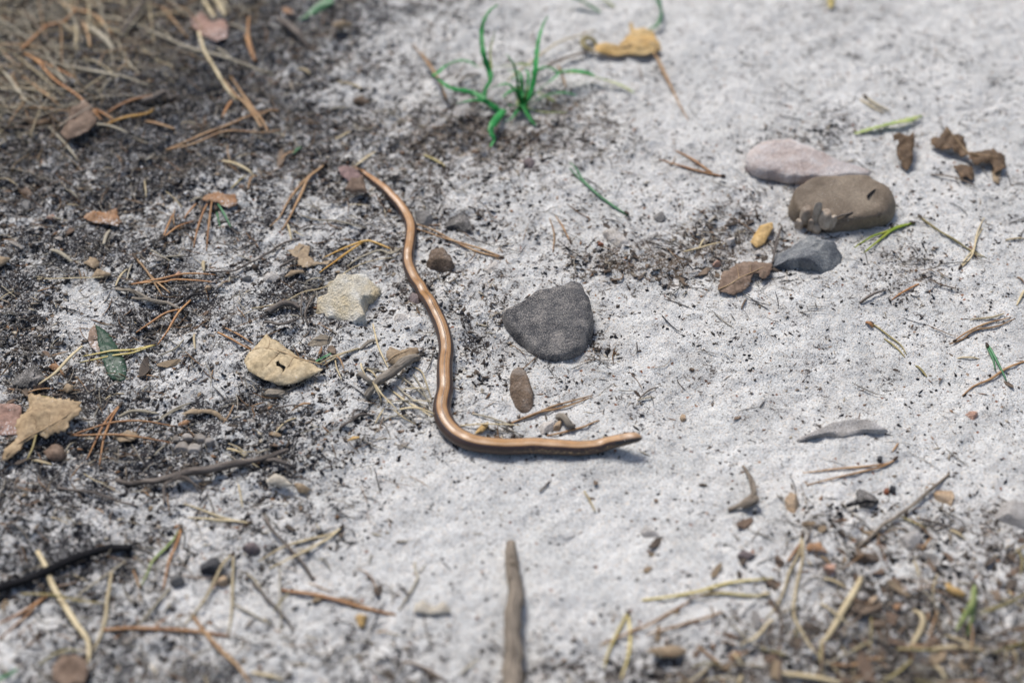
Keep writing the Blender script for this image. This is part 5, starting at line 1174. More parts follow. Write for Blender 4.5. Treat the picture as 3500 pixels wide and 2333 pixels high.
# ------------------------------------------------------------------ straws and stems that can be told apart
ST = [
 ('e', [(590, 180), (640, 225), (702, 277)], 'greystraw', 'short grey straw on dark soil near greenish pebble', 10),
 ('e', [(928, 672), (955, 610), (987, 558)], 'greystraw', 'short straw under the curled orange leaf', 14),
 ('e', [(1820, 838), (1825, 922)], 'straw', 'short wide chip of straw near crossed needles', 15),
 ('e', [(1033, 1042), (1110, 940), (1140, 900)], 'straw', 'tan straw piece near the crossed needles', 9),
 ('e', [(1130, 1000), (1180, 850)], 'greystraw', 'grey straw piece beside the crossed needles', 8),
 ('e', [(340, 1000), (600, 1000), (830, 990), (942, 1000)], 'straw', 'thin level straw on dark grey soil', 6),
 ('e', [(1480, 785), (1570, 790), (1665, 800)], 'greystraw', 'thin grey straw near the peach pebble', 9),
 ('e', [(470, 740), (560, 790), (650, 840)], 'greystraw', 'grey straw stub in a dark hollow', 18),
 ('e', [(2070, 200), (2120, 130), (2200, 60)], 'olive', 'olive grass stem near the orange scrap', 8),
 ('e', [(2120, -5), (2200, 30), (2270, 60)], 'straw', 'pale straw stub touching an olive stem', 10),
 ('e', [(2215, 180), (2250, 110), (2305, 60)], 'brownneedle', 'tan stub beside the olive grass stem', 11),
 ('e', [(1700, 300), (1760, 270), (1830, 260)], 'greystraw', 'flat grey straw running into the orange scrap', 11),
 ('f', [(418, 410), (560, 460), (700, 470), (850, 505), (1002, 547)], 'greystraw', 'wavy grey straw with a red end near golden needles', 9),
 ('f', [(338, 572), (480, 530), (642, 488)], 'darkstem', 'dark straight stem under the wavy grey straw', 7),
 ('f', [(298, 498), (318, 570), (332, 642)], 'straw', 'short pale straw standing by a dark stem', 9),
 ('f', [(828, 872), (950, 800), (1120, 760), (1220, 760), (1320, 702)], 'greystraw', 'grey doubled straw ending at the worm', 10),
 ('f', [(-30, 1240), (250, 1190), (450, 1140), (600, 1080), (720, 1010), (850, 930), (1000, 860), (1150, 800), (1270, 785)], 'straw', 'very long fine straw arching over the quartz stone', 6),
 ('f', [(1060, 1400), (1080, 1490), (1110, 1600), (1200, 1780)], 'straw', 'pale bent straw between quartz stone and root', 8),
 ('f', [(460, 1030), (560, 985), (630, 1000)], 'greystraw', 'small bent straw near the quartz stone', 7),
 ('i', [(752, 138), (640, 250), (500, 370), (365, 482)], 'straw', 'thick pale straw with brown end on dark litter', 14),
 ('i', [(308, 540), (450, 570), (560, 610), (665, 647)], 'olive', 'greenish straw along the edge of the birch leaf', 10),
 ('i', [(250, 500), (370, 505), (480, 470)], 'brownneedle', 'curved thin tan stem beside the thick straw', 7),
 ('i', [(1705, 588), (1560, 660), (1385, 772)], 'greystraw', 'grey grass straw leaning over wood fibres', 9),
 ('i', [(1650, 640), (1520, 710), (1400, 780)], 'greystraw', 'second grey grass straw beside a leaning one', 7),
 ('i', [(1060, 720), (1200, 700), (1420, 690)], 'greystraw', 'flat grey fibre strip behind the rust needles', 16),
 ('i', [(2030, 1010), (2110, 1040), (2195, 1072)], 'straw', 'short straw near the long bent branch', 11),
 ('i', [(1378, 1062), (1490, 978)], 'greystraw', 'thin straw beside the buried cone', 6),
 ('i', [(938, 562), (1020, 535), (1112, 514)], 'straw', 'small thin straw near the dark green leaf', 7),
 ('i', [(1640, 30), (1580, 110), (1500, 170), (1420, 190)], 'greystraw', 'curved grey straw next to a red needle', 8),
 ('i', [(1738, -10), (1740, 60), (1745, 120)], 'straw', 'straight short pale straw', 10),
 ('i', [(290, 1110), (370, 1130), (465, 1145)], 'straw', 'pale straw stub under the birch leaf tip', 13),
 ('i', [(260, 1140), (310, 1040), (345, 930)], 'olive', 'olive stem hanging from the birch leaf', 9),
 ('i', [(690, 940), (640, 990), (595, 1050)], 'greystraw', 'thin grey stem near birch leaf and needles', 7),
 ('i', [(2128, 1320), (2150, 1420), (2168, 1527)], 'straw', 'thin straight straw under the long bent branch', 7),
 ('m', [(335, 395), (400, 510), (450, 640), (490, 740), (600, 930), (700, 1080), (780, 1180), (803, 1280), (792, 1395)], 'straw', 'broad bent pale grass blade passing under the black stick', 22),
 ('m', [(1005, 575), (985, 700), (960, 850), (950, 980), (900, 1150), (835, 1295)], 'straw', 'broad tan straw standing beside the bent pale blade', 15),
 ('m', [(1128, 488), (1000, 590), (830, 710), (615, 875)], 'greystraw', 'grey straw ending at the black stick', 11),
 ('m', [(928, 1102), (1200, 1090), (1500, 1100), (1800, 1120), (2052, 1152)], 'rust', 'thick reddish stem lying level under straw needles', 18),
 ('m', [(1730, 980), (1850, 1150), (2000, 1310), (2120, 1430), (2240, 1575)], 'brownneedle', 'broad orange grass blade running down from the red stem', 18),
 ('m', [(1522, 728), (1400, 880), (1215, 1075)], 'greystraw', 'dull straw running to the red stem', 14),
 ('m', [(190, 778), (450, 820), (700, 860), (935, 858)], 'olive', 'thin olive stem behind the bent pale blade', 9),
 ('m', [(2075, 860), (2200, 940), (2352, 1020), (2450, 1060)], 'greystraw', 'faded green straw on grey sand', 11),
 ('m', [(345, 1405), (550, 1310), (745, 1278)], 'olive', 'pale olive stem over the tawny leaf', 11),
 ('m', [(1490, 1000), (1430, 1050), (1380, 1090)], 'rust', 'small red side shoot on the red stem', 9),
 ('m', [(1190, 560), (1220, 640), (1250, 730)], 'brownneedle', 'tan stub near the green and rust needles', 10),
 ('m', [(2210, 600), (2280, 680), (2345, 760)], 'greystraw', 'short faded stem beside straw needles', 12),
 ('n', [(235, 738), (500, 790), (700, 832), (900, 888), (1100, 930), (1265, 962)], 'rust', 'bright orange tapered stem on pale sand', 17),
 ('n', [(1428, 488), (1442, 590), (1460, 640), (1400, 760), (1288, 932)], 'greystraw', 'dark bent stem with a pale tip', 9),
 ('n', [(228, 560), (235, 760), (240, 1135)], 'greystraw', 'thin straight stem at the end of the orange stem', 7),
 ('n', [(312, 808), (250, 880), (178, 952)], 'olive', 'thin olive stem under the orange stem', 9),
 ('n', [(-20, 1475), (80, 1510), (260, 1560)], 'straw', 'loose straw on soft grey sand', 16),
 ('n', [(1330, 1380), (1450, 1420), (1600, 1490), (1720, 1570)], 'brownstem', 'brown stem near the straight stick', 13),
 ('n', [(2000, 1370), (1900, 1450), (1830, 1500)], 'greystraw', 'pale stem beside the straight stick', 11),
 ('o', [(1188, 830), (1450, 815), (1700, 770), (1900, 700), (2080, 670), (2360, 640)], 'yellowstraw', 'long jointed yellow straw on pale sand', 13),
 ('o', [(1700, 790), (1850, 780), (2100, 795), (2310, 792)], 'yellowstraw', 'second arm of yellow straw splitting from the joint', 11),
 ('o', [(1610, 845), (1430, 950), (1200, 1090), (950, 1180), (815, 1225)], 'brownneedle', 'tan dry stem slanting to the yellowish needles', 11),
 ('o', [(1910, 935), (1700, 1020), (1500, 1080), (1225, 1145)], 'brownneedle', 'reddish dry stem slanting across the sand', 12),
 ('o', [(1680, 1238), (1800, 1350), (1935, 1475)], 'brownneedle', 'short reddish stem in litter', 13),
 ('o', [(2352, 1000), (2290, 1080), (2200, 1180), (2060, 1240)], 'straw', 'curved straw at the litter edge', 12),
 ('p', [(903, 628), (830, 770), (740, 920), (640, 1100), (535, 1235)], 'straw', 'thick tan straw leaning in brown litter', 24),
 ('p', [(1358, 938), (1425, 965), (1442, 1060), (1390, 1170), (1315, 1295)], 'straw', 'curved pale straw bent like a hook', 22),
 ('p', [(1520, 1265), (1780, 1280), (2005, 1290)], 'straw', 'level cream straw stub in litter', 18),
 ('p', [(590, 1400), (800, 1440), (950, 1380), (1095, 1338)], 'brownneedle', 'tan stem meeting the long split needle', 14),
 ('p', [(1370, 490), (1412, 632)], 'straw', 'short pale straw near dull grey flat stone', 11),
 ('p', [(558, 650), (650, 685), (765, 722)], 'straw', 'short pale straw near pinkish pebble', 15),
 ('p', [(1690, 208), (1760, 250), (1825, 292)], 'straw', 'tan straw stub by dark stems', 15),
 ('p', [(1215, 80), (1350, 140), (1480, 195)], 'olive', 'olive stem crossing the long thin twig', 9),
 ('p', [(1415, 95), (1560, 150), (1800, 230)], 'darkstem', 'dark thin stem crossing olive ones', 10),
 ('p', [(-10, 1270), (120, 1300), (260, 1335)], 'olive', 'pale olive blade in loose litter', 14),
 ('p', [(150, 1480), (400, 1520), (720, 1580)], 'straw', 'broad pale blade lying low in loose litter', 22),
 ('p', [(0, 790), (90, 790)], 'straw', 'cream straw stub near the jointed yellow straw', 14),
 ('p', [(1540, 1420), (1580, 1500), (1640, 1580)], 'straw', 'pale straw stub near the level cream one', 20),
 ('p', [(240, 490), (320, 380), (350, 320)], 'rust', 'red stem along the long split needle', 12),
 ('l', [(1758, 195), (1850, 198), (1955, 200)], 'straw', 'short level straw on clean sand near green needles', 8),
 ('l', [(1385, 262), (1430, 310), (1485, 362)], 'olive', 'olive stub with dark tip on white sand', 10),
 ('l', [(1230, 955), (1200, 1000), (1175, 1030)], 'brownneedle', 'tiny tan stem near the buried ridge', 8),
 ('h', [(2185, 632), (2270, 625), (2360, 618)], 'straw', 'short tan straw on clean sand', 9),
 ('h', [(2165, 1298), (2050, 1330), (1863, 1352)], 'straw', 'tan straw with black tip on clean sand', 9),
 ('h', [(2362, 1075), (2330, 1130), (2287, 1212)], 'straw', 'pale straw at bare sand beside black grit', 11),
 ('h', [(1520, 45), (1660, 80), (1780, 110), (1915, 155)], 'brownstem', 'thin brown stem near the shrivelled leaf', 8),
 ('h', [(2290, 960), (2350, 1020)], 'brownneedle', 'tiny brown stem on clean sand', 7),
 ('h', [(940, 1365), (965, 1385), (1000, 1420)], 'leafbud' if False else 'rust', 'small red brown bud at the olive needle pair', 16),
 ('b', [(748, 740), (860, 770), (962, 802)], 'straw', 'short tan straw on white sand near rusty pebble', 10),
 ('b', [(1515, 1398), (1620, 1450), (1702, 1492)], 'olive', 'olive stub with green tip near the sprout', 14),
 ('b', [(690, 975), (780, 978), (860, 980)], 'greystraw', 'thin grey straw near the rusty pebble', 6),
 ('b', [(40, 1045), (130, 1015), (225, 990)], 'brownneedle', 'tan stub on dark soil near long tan needles', 12),
 ('b', [(-10, 640), (80, 665), (170, 692)], 'straw', 'end of a pale stalk on dark soil', 14),
 ('b', [(390, 620), (450, 650), (500, 678)], 'straw', 'short pale straw on dark soil by white sand', 14),
 ('b', [(720, 1260), (800, 1220), (860, 1195)], 'straw', 'pale straw bit near the tail of the worm', 10),
 ('b', [(900, 1490), (980, 1440), (1080, 1380)], 'straw', 'pale bowed straw near the tail tip', 10),
 ('b', [(240, 1440), (300, 1390), (380, 1350)], 'brownneedle', 'brown stub next to a green snippet', 10),
 ('b', [(350, 1385), (390, 1350), (425, 1320)], 'green', 'green snippet lying on grey soil', 12),
 ('a', [(1778, 308), (1830, 480), (1920, 640), (2020, 790), (2115, 905)], 'straw', 'thick pale stalk on dark soil beside orange needles', 15),
 ('a', [(915, 168), (1180, 250), (1450, 350), (1700, 440), (2000, 540), (2352, 670), (2440, 692)], 'greystraw', 'very long pale grey stalk crossing the dark soil', 17),
 ('a', [(288, 460), (500, 590), (750, 650), (1000, 690), (1200, 740), (1352, 792)], 'greystraw', 'long grey straw running out of the mat', 15),
 ('a', [(1303, 1095), (1420, 1125), (1568, 1172)], 'brownneedle', 'short thick tan stub on dark soil', 14),
 ('a', [(1988, 1438), (2100, 1500), (2255, 1570)], 'straw', 'pale straw stub on dark grey sand', 12),
 ('a', [(668, 240), (692, 350), (680, 462)], 'straw', 'pale hooked straw in the mat', 14),
 ('a', [(755, 262), (800, 370), (822, 482)], 'brownneedle', 'tan straw leaning in the mat beside a hooked one', 12),
 ('a', [(770, 240), (900, 350), (1022, 470)], 'greystraw', 'broad grey straw strip leaving the mat', 24),
 ('a', [(1048, 362), (1120, 520), (1250, 672)], 'greystraw', 'thin grey straw on dark soil off the mat', 10),
 ('a', [(-10, 612), (120, 770), (262, 942)], 'greystraw', 'grey straw leaning down across the mat', 14),
 ('a', [(450, 1172), (580, 1300), (705, 1442)], 'greystraw', 'thin grey stem running from a dark leaf', 12),
 ('a', [(878, 1188), (1000, 1212), (1155, 1237)], 'greystraw', 'faded straw beside the brown leaf', 12),
 ('a', [(495, -10), (650, 100), (860, 185), (1002, 312)], 'brownneedle', 'pinkish tan stem crossing the mat', 14),
 ('a', [(1890, -20), (1960, 70), (2015, 162)], 'straw', 'wide pale straw near the lobed leaf', 22),
 ('a', [(1800, -20), (1850, 80), (1920, 172)], 'straw', 'narrower pale straw beside the wide one', 16),
 ('a', [(1480, -20), (1600, 110), (1690, 190)], 'greystraw', 'grey straw fading behind the lobed leaf', 15),
 ('a', [(1940, 430), (2030, 510), (2120, 580)], 'greystraw', 'thin grey straw running under the lobed leaf', 12),
 ('a', [(2060, 230), (2150, 290), (2250, 330)], 'greystraw', 'grey straw near the lobed leaf', 13),
 ('j', [(945, 108), (760, 182), (585, 258)], 'straw', 'pale stalk meeting the tip of the tan leaf', 9),
 ('j', [(930, 118), (760, 196), (615, 275)], 'straw', 'twin pale stalk meeting the tip of the tan leaf', 9),
 ('j', [(735, 200), (770, 250), (802, 312)], 'brownneedle', 'tan stem stub near the pale stalks', 8),
 ('j', [(500, 600), (430, 635), (335, 685)], 'brownneedle', 'tan splinter near the short grey wood chip', 11),
 ('j', [(180, 672), (350, 660), (525, 660)], 'darkstem', 'dark thin stem with pale end near the wood chip', 7),
 ('j', [(372, 728), (270, 780), (168, 888)], 'straw', 'thin bent straw on sand near the wood chip', 8),
 ('j', [(1838, 800), (2100, 820), (2370, 822)], 'straw', 'thin straw behind the belly of the worm', 8),
 ('j', [(1945, 690), (2100, 740), (2310, 800)], 'greystraw', 'grey straw with dark end behind the worm', 9),
 ('k', [(1148, 572), (1240, 500), (1335, 450)], 'darkstem', 'thin dark stem in a small V on clean sand', 7),
 ('k', [(1148, 576), (1220, 560), (1305, 544)], 'greystraw', 'grey straw in a small V with a dark stem', 8),
 ('k', [(670, 1380), (710, 1460), (770, 1570)], 'straw', 'faint cream straw in bright sand', 10),
 ('k', [(270, 1390), (320, 1350), (375, 1290)], 'darkstem', 'faint dark stem in bright sand', 8),
 ('g', [(1560, 735), (1700, 715), (1890, 655)], 'straw', 'pale straw on crumbly brown soil', 8),
 ('g', [(1700, 710), (1740, 660)], 'straw', 'tiny straw on crumbly brown soil', 8),
 ('g', [(2075, 1245), (2095, 1200), (2120, 1158)], 'brownstem', 'tiny brown stub near the toothed leaf', 8),
 ('g', [(910, 995), (1000, 990), (1020, 935)], 'brownstem', 'bent brown fibre in crumbly soil', 9),
]
for tl, pts, m_, lab, w in ST:
    straw(tl, pts, m_, lab, w)

# dry grass tuft by the worm
tuft = empty('dry_grass_tuft', at(*q('j', [(1180, 560)])[0]))
tag(tuft, 'tangled tuft of dry grass pressed against the curve of the worm', 'dry grass')
for k, (pts, w) in enumerate([([(1000, 290), (1200, 330), (1350, 400), (1480, 520), (1585, 605)], 10), ([(1000, 300), (1050, 340), (1105, 392)], 9), ([(1220, 478), (1340, 590), (1470, 690), (1590, 755)], 10), ([(1268, 440), (1380, 545), (1585, 685)], 9),
    ([(1300, 700), (1450, 722), (1612, 768)], 12), ([(1428, 290), (1500, 340), (1540, 450), (1588, 585)], 8), ([(1418, 350), (1470, 430), (1580, 640)], 8), ([(1080, 480), (1150, 600), (1280, 702)], 8), ([(1180, 600), (1350, 610), (1585, 600)], 7),
    ([(1130, 470), (1130, 640)], 5), ([(950, 240), (960, 300), (1000, 370)], 9), ([(1060, 470), (1100, 570), (1140, 640)], 8), ([(1150, 760), (1250, 720), (1400, 740), (1450, 790)], 8), ([(1080, 780), (1130, 700), (1160, 640)], 8), ([(1320, 480), (1420, 490), (1560, 500)], 7),
    ([(1200, 640), (1400, 620), (1590, 660)], 7), ([(1240, 690), (1330, 760), (1440, 800)], 8)]):
    C_, V_, F_, uv_ = stem_geom(q('j', pts), w, arch=.0008 + .0006 * (k % 3), flat=.5)
    mesh_obj('straw', V_, F_, M['straw' if k % 3 else 'greystraw'], tuft)

# ------------------------------------------------------------------ litter scattered by hand of the wind
TONE = {'greystraw': 'grey', 'straw': 'cream', 'brownneedle': 'tan', 'brownstem': 'brown', 'darkstem': 'dark', 'olive': 'olive', 'leaf_rag': 'tan', 'leaf_brown': 'brown', 'conegrey': 'grey',
        'paleclod': 'whitish', 'leaf_orange': 'orange', 'sheath': 'black'}
MARKS = [(270, 430, 'the brown leaf with pale midrib'), (710, 100, 'the lobed pinkish leaf'), (745, 330, 'the thick pale stalk'), (345, 750, 'the curled orange leaf'), (745, 680, 'the fan of needles'),
         (545, 960, 'the crossed rust needles'), (370, 1210, 'the dark green leaf'), (95, 1300, 'the knobbly clod'), (130, 1480, 'the birch leaf'), (400, 1480, 'the jaw shaped needles'), (650, 1510, 'the buried cone'),
         (760, 1620, 'the long bent branch'), (960, 1230, 'the tan leaf with a hole'), (1040, 880, 'the ragged tan leaf'), (1170, 1070, 'the quartz'), (1330, 1300, 'the knotty root'), (1100, 700, 'the golden needles'), (1210, 610, 'the tail tip'),
         (560, 1900, 'the green and rust needles'), (200, 1960, 'the black stick'), (250, 2060, 'the bent pale blade'), (560, 2160, 'the red stem'), (800, 2010, 'the long straw needles'), (1010, 1830, 'the needles under a thin twig'), (1180, 2060, 'the orange stem'),
         (1300, 1900, 'the bare sand'), (1420, 1420, 'the dry grass tuft'), (1750, 2100, 'the thick barked stick'), (120, 100, 'the flat rust needle'), (330, 170, 'the arched rust needle'), (480, 60, 'the dark rusty twig'), (100, 300, 'the leaning grey straw'), (560, 270, 'the grey straw strip'),
         (2740, 1900, 'the split needles'), (2900, 2080, 'the thick tan straw'), (3140, 2180, 'the hooked straw'), (3330, 2060, 'the pale green blade'), (3280, 2220, 'the level cream straw'), (2900, 2290, 'the broad pale blade'), (2450, 2010, 'the jointed yellow straw'), (2140, 2200, 'the yellowish needle V'),
         (2330, 2230, 'the beige leaf'), (3060, 1800, 'the long thin twig'), (3440, 1760, 'the taupe stone'), (3130, 1860, 'the dull grey stone'), (2990, 1910, 'the brown lump'), (2540, 950, 'the toothed leaf'), (2880, 700, 'the brown stone'), (2760, 880, 'the blue grey stone'), (2150, 820, 'the pale tan stone'),
         (1880, 1110, 'the charcoal stone'), (2040, 650, 'the green needles'), (2150, 160, 'the ochre leaf'), (3330, 560, 'the crumpled leaves'), (3200, 800, 'the olive needles'), (3400, 1250, 'the curved brown needle'), (2870, 1460, 'the buried ridge'), (2560, 1680, 'the crooked twig'), (2880, 1640, 'the tan needles'), (2180, 1500, 'the raised head'),
         (2700, 540, 'the pink wedge stone'), (3030, 430, 'the lime blade'), (2335, 1430, 'the small tan pebble'), (3050, 1140, 'the olive pair'), (3320, 1420, 'the salmon pebble')]
def near(x, y): return min(MARKS, key=lambda m_: (m_[0] - x) ** 2 + ((m_[1] - y) * 1.4) ** 2)[2]
def clear_spot(x, y): 
    p = at(x, y); return float(samp(HM, p[0], p[1]) - ground(p[0], p[1])) < .0025
def rand_stem(px, py, L, w, mat, ang, what, cat, group, name, arch, bend, n=9):
    a = np.array([px, py]); d = np.array([math.cos(ang), math.sin(ang) * .72]) * L / 2; nn = np.array([-d[1], d[0]]) * bend
    C_, V_, F_, uv_ = stem_geom([tuple(a - d), tuple(a + nn), tuple(a + d)], w, n=n, seg=5, arch=arch, flat=.45, stiff=.05)
    size = 'long' if L > 150 else 'short' if L < 70 else 'middling'
    return tag(mesh_obj(name, V_, F_, M[mat]), f'{size} {"thick" if w > 6.5 else "thin"} {TONE[mat]} {what} near {near(px, py)}', cat, group)
rnd.seed(5)
for k in range(270):                                     # the grass mat
    while True:
        x, y = rnd.uniform(-80, 860), rnd.uniform(-80, 560)
        if x / 900 + y / 600 < rnd.uniform(.45, 1.0): break
    rand_stem(x, y, rnd.uniform(60, 300), rnd.uniform(3.5, 9), rnd.choice(['greystraw', 'greystraw', 'greystraw', 'straw', 'brownneedle', 'brownstem']), rnd.gauss(.45, .8), 'straw of the grass mat', 'straw', 'straws of the grass mat', 'straw', rnd.uniform(.0, .002), rnd.gauss(0, .05))
for k in range(110):                                      # brown litter
    while True:
        x, y = rnd.uniform(2250, 3560), rnd.uniform(1850, 2420)
        if (x - 2200) / 1000 + (y - 1900) / 300 > rnd.uniform(.7, 1.7): break
    rand_stem(x, y, rnd.uniform(40, 220), rnd.uniform(5, 13), rnd.choice(['greystraw', 'straw', 'brownstem', 'brownneedle', 'darkstem', 'olive']), rnd.uniform(0, 3.14), 'stalk in brown litter', 'stalk', 'stalks in the brown litter', 'dry_straw', rnd.uniform(.0, .002), rnd.gauss(0, .08))
for k in range(240):                                     # short fibres over the humus
    while True:
        x, y = rnd.uniform(-40, 1480), rnd.uniform(380, 2350)
        if all(clear_spot(x + dx, y + dy) for dx in (-40, 0, 40) for dy in (-20, 0, 20)): break
    rand_stem(x, y, rnd.uniform(25, 100), rnd.uniform(3, 7), rnd.choice(['greystraw', 'greystraw', 'brownstem', 'darkstem', 'brownneedle', 'straw']), rnd.gauss(.2, .8), 'plant fibre on humus sand', 'fibre', 'fibres on the humus', 'plant_fibre', rnd.uniform(0, .001), rnd.gauss(0, .08))
def flake_mesh(k):
    V_, F_ = [], []
    n = 7; r_ = random.Random(k)
    rr = [r_.uniform(.6, 1.1) for _ in range(n)]
    for z in (.0, .35):
        for j in range(n):
            a = 2 * math.pi * j / n
            V_.append((math.cos(a) * rr[j] * (1 - .2 * z), math.sin(a) * rr[j] * .55, z + .25 * math.cos(a * 2 + k)))
    F_ = [tuple(range(n))[::-1], tuple(range(n, 2 * n))] + [(j, (j + 1) % n, n + (j + 1) % n, n + j) for j in range(n)]
    m_ = bpy.data.meshes.new('bark_flake'); m_.from_pydata(V_, [], F_); return m_
def flakes(n, box, dens, mats, label, cat, group, name, size):
    done = 0
    base = [flake_mesh(k) for k in range(6)]
    var = []
    for b in base:
        for m_ in mats:
            c_ = b.copy(); c_.materials.append(M[m_]); var.append((c_, m_))
    while done < n:
        x, y = rnd.uniform(box[0], box[2]), rnd.uniform(box[1], box[3])
        if rnd.random() > dens(x, y) or not clear_spot(x, y): continue
        p = at(x, y)
        me_, m_ = rnd.choice(var)
        o = bpy.data.objects.new(name, me_); COL.objects.link(o)
        sc = rnd.uniform(*size) * (1 + .8 * rnd.random() ** 3)
        o.scale = (sc * rnd.uniform(.8, 1.9), sc, sc * .55); o.location = (p[0], p[1], p[2] + sc * .02); o.rotation_euler = (rnd.uniform(-.3, .3), rnd.uniform(-.3, .3), rnd.uniform(0, 6.28))
        tag(o, f'{"small" if sc < (size[0] + size[1]) / 2 else "larger"} {TONE[m_]} {label} near {near(x, y)}', cat, group); done += 1
flakes(150, (-60, 200, 1500, 2350), lambda x, y: .2 + float(soil(np.array(x), np.array(y))[0]), ['brownstem', 'darkstem', 'leaf_rag', 'leaf_brown', 'conegrey'], 'flake on humus sand', 'bark flake', 'flakes on the humus', 'bark_flake', (.0013, .0036))
flakes(110, (2200, 1780, 3540, 2380), lambda x, y: float(soil(np.array(x), np.array(y))[0]), ['brownstem', 'leaf_rag', 'leaf_brown', 'darkstem', 'paleclod', 'leaf_brown'], 'flat flake in brown litter', 'bark flake', 'flakes in the brown litter', 'bark_flake', (.0018, .0045))
flakes(70, (1950, 120, 3500, 1900), lambda x, y: .6, ['darkstem', 'sheath', 'brownstem'], 'bark crumb on pale sand', 'bark crumb', 'crumbs on the clean sand', 'bark_crumb', (.0006, .0017))
flakes(60, (1980, 760, 2680, 980), lambda x, y: float(soil(np.array(x), np.array(y))[0]) * 1.4, ['darkstem', 'brownstem', 'sheath'], 'crumb in loose brown soil', 'soil crumb', 'crumbs of the brown soil patch', 'soil_crumb', (.001, .0028))

# ------------------------------------------------------------------ grit and chaff nobody could count
def grit(name, label, n, dens, sizes, tones, mat, flat=.7, long=1.0, sink=.3, clump=None):
    X, Y = [], []
    got = 0
    while got < n:
        x = rng.uniform(-.47, .47, n * 3); y = rng.uniform(-.30, .47, n * 3)
        px, py = sheet(x, y)
        d, b = soil(px, py)
        pr = dens(d, b, x, y)
        k = (rng.random(len(x)) < pr) & (px > -150) & (px < 3650) & (py > -150) & (py < 2480)
        X.append(x[k]); Y.append(y[k]); got += int(k.sum())
    X = np.concatenate(X)[:n]; Y = np.concatenate(Y)[:n]
    s_ = sizes[0] * (sizes[1] / sizes[0]) ** (rng.random(n) ** 2.2)
    s_ = s_ * (.45 + .55 * np.clip(soil_at(X, Y)[0] * 2.2, 0, 1))
    O = np.array([(1, 0, 0), (0, 1, 0), (-1, 0, 0), (0, -1, 0), (0, 0, 1), (0, 0, -1)], float)
    OF = np.array([(0, 1, 4), (1, 2, 4), (2, 3, 4), (3, 0, 4), (1, 0, 5), (2, 1, 5), (3, 2, 5), (0, 3, 5)])
    jit = rng.uniform(.6, 1.25, (n, 6, 3))
    a = rng.uniform(0, 2 * math.pi, n)
    L = 1 + (long - 1) * rng.random(n) ** 2
    P = O[None] * jit
    P = P * s_[:, None, None]
    P[:, :, 0] *= L[:, None]; P[:, :, 1] *= 1 / np.sqrt(L)[:, None]; P[:, :, 2] *= flat / np.sqrt(L)[:, None]
    tl = rng.normal(0, .25, n)
    x_, y_, z_ = P[:, :, 0].copy(), P[:, :, 1].copy(), P[:, :, 2].copy()
    z_ = z_ + x_ * tl[:, None]
    P[:, :, 0] = x_ * np.cos(a)[:, None] - y_ * np.sin(a)[:, None]
    P[:, :, 1] = x_ * np.sin(a)[:, None] + y_ * np.cos(a)[:, None]
    P[:, :, 2] = z_
    Z = ground(X, Y) + s_ * flat * (.5 - sink)
    P += np.stack([X, Y, Z], 1)[:, None, :]
    FF = (OF[None] + (np.arange(n) * 6)[:, None, None]).reshape(-1, 3)
    m_ = bpy.data.meshes.new(name)
    m_.vertices.add(n * 6); m_.vertices.foreach_set('co', P.reshape(-1).astype(np.float32))
    m_.loops.add(FF.size); m_.loops.foreach_set('vertex_index', FF.ravel().astype(np.int32))
    m_.polygons.add(len(FF)); m_.polygons.foreach_set('loop_start', np.arange(0, FF.size, 3, dtype=np.int32))
    m_.update()
    tones = np.array(tones); pick = tones[rng.integers(0, len(tones), n)] * rng.uniform(.7, 1.25, (n, 1))
    col = np.repeat(np.c_[pick, np.ones(n)], 6, axis=0)
    at_ = m_.attributes.new('tone', 'FLOAT_COLOR', 'POINT'); at_.data.foreach_set('color', np.clip(col, 0, .95).ravel().astype(np.float32))
    m_.materials.append(M[mat])
    o = bpy.data.objects.new(name, m_); COL.objects.link(o)
    o['kind'] = 'stuff'; o['label'] = label; o['category'] = name.replace('_', ' ')
    return o
cl = lambda x, y, f, sd: np.clip(.5 + 1.6 * fbm(x, y, f, sd, 3), 0, 1)
grit('humus_crumbs', 'dark crumbs of humus sprinkled over the sand', 44000, lambda d, b, x, y: (d ** 1.3 + .03) * cl(x, y, 60, 91), (.0003, .0023), [(.018, .018, .022), (.03, .028, .028), (.05, .042, .036), (.09, .07, .055), (.02, .022, .028)], 'bits', long=2.5)
grit('sand_grains', 'coarse pale quartz grains lying on the path', 34000, lambda d, b, x, y: .25 + .5 * d, (.0004, .0012), [(.62, .60, .59), (.72, .70, .69), (.55, .50, .45), (.66, .58, .50), (.45, .44, .45), (.80, .79, .79)], 'grit', flat=.85)
grit('plant_chaff', 'fine brown and tan chaff of bark and stems', 16000, lambda d, b, x, y: (d * .5 + b * d * 1.3 + .006) * cl(x, y, 40, 95), (.0005, .0022), [(.22, .18, .14), (.32, .27, .21), (.14, .115, .095), (.40, .35, .27), (.22, .13, .075), (.10, .085, .075), (.30, .28, .26)], 'bits', flat=.4, long=5.0)

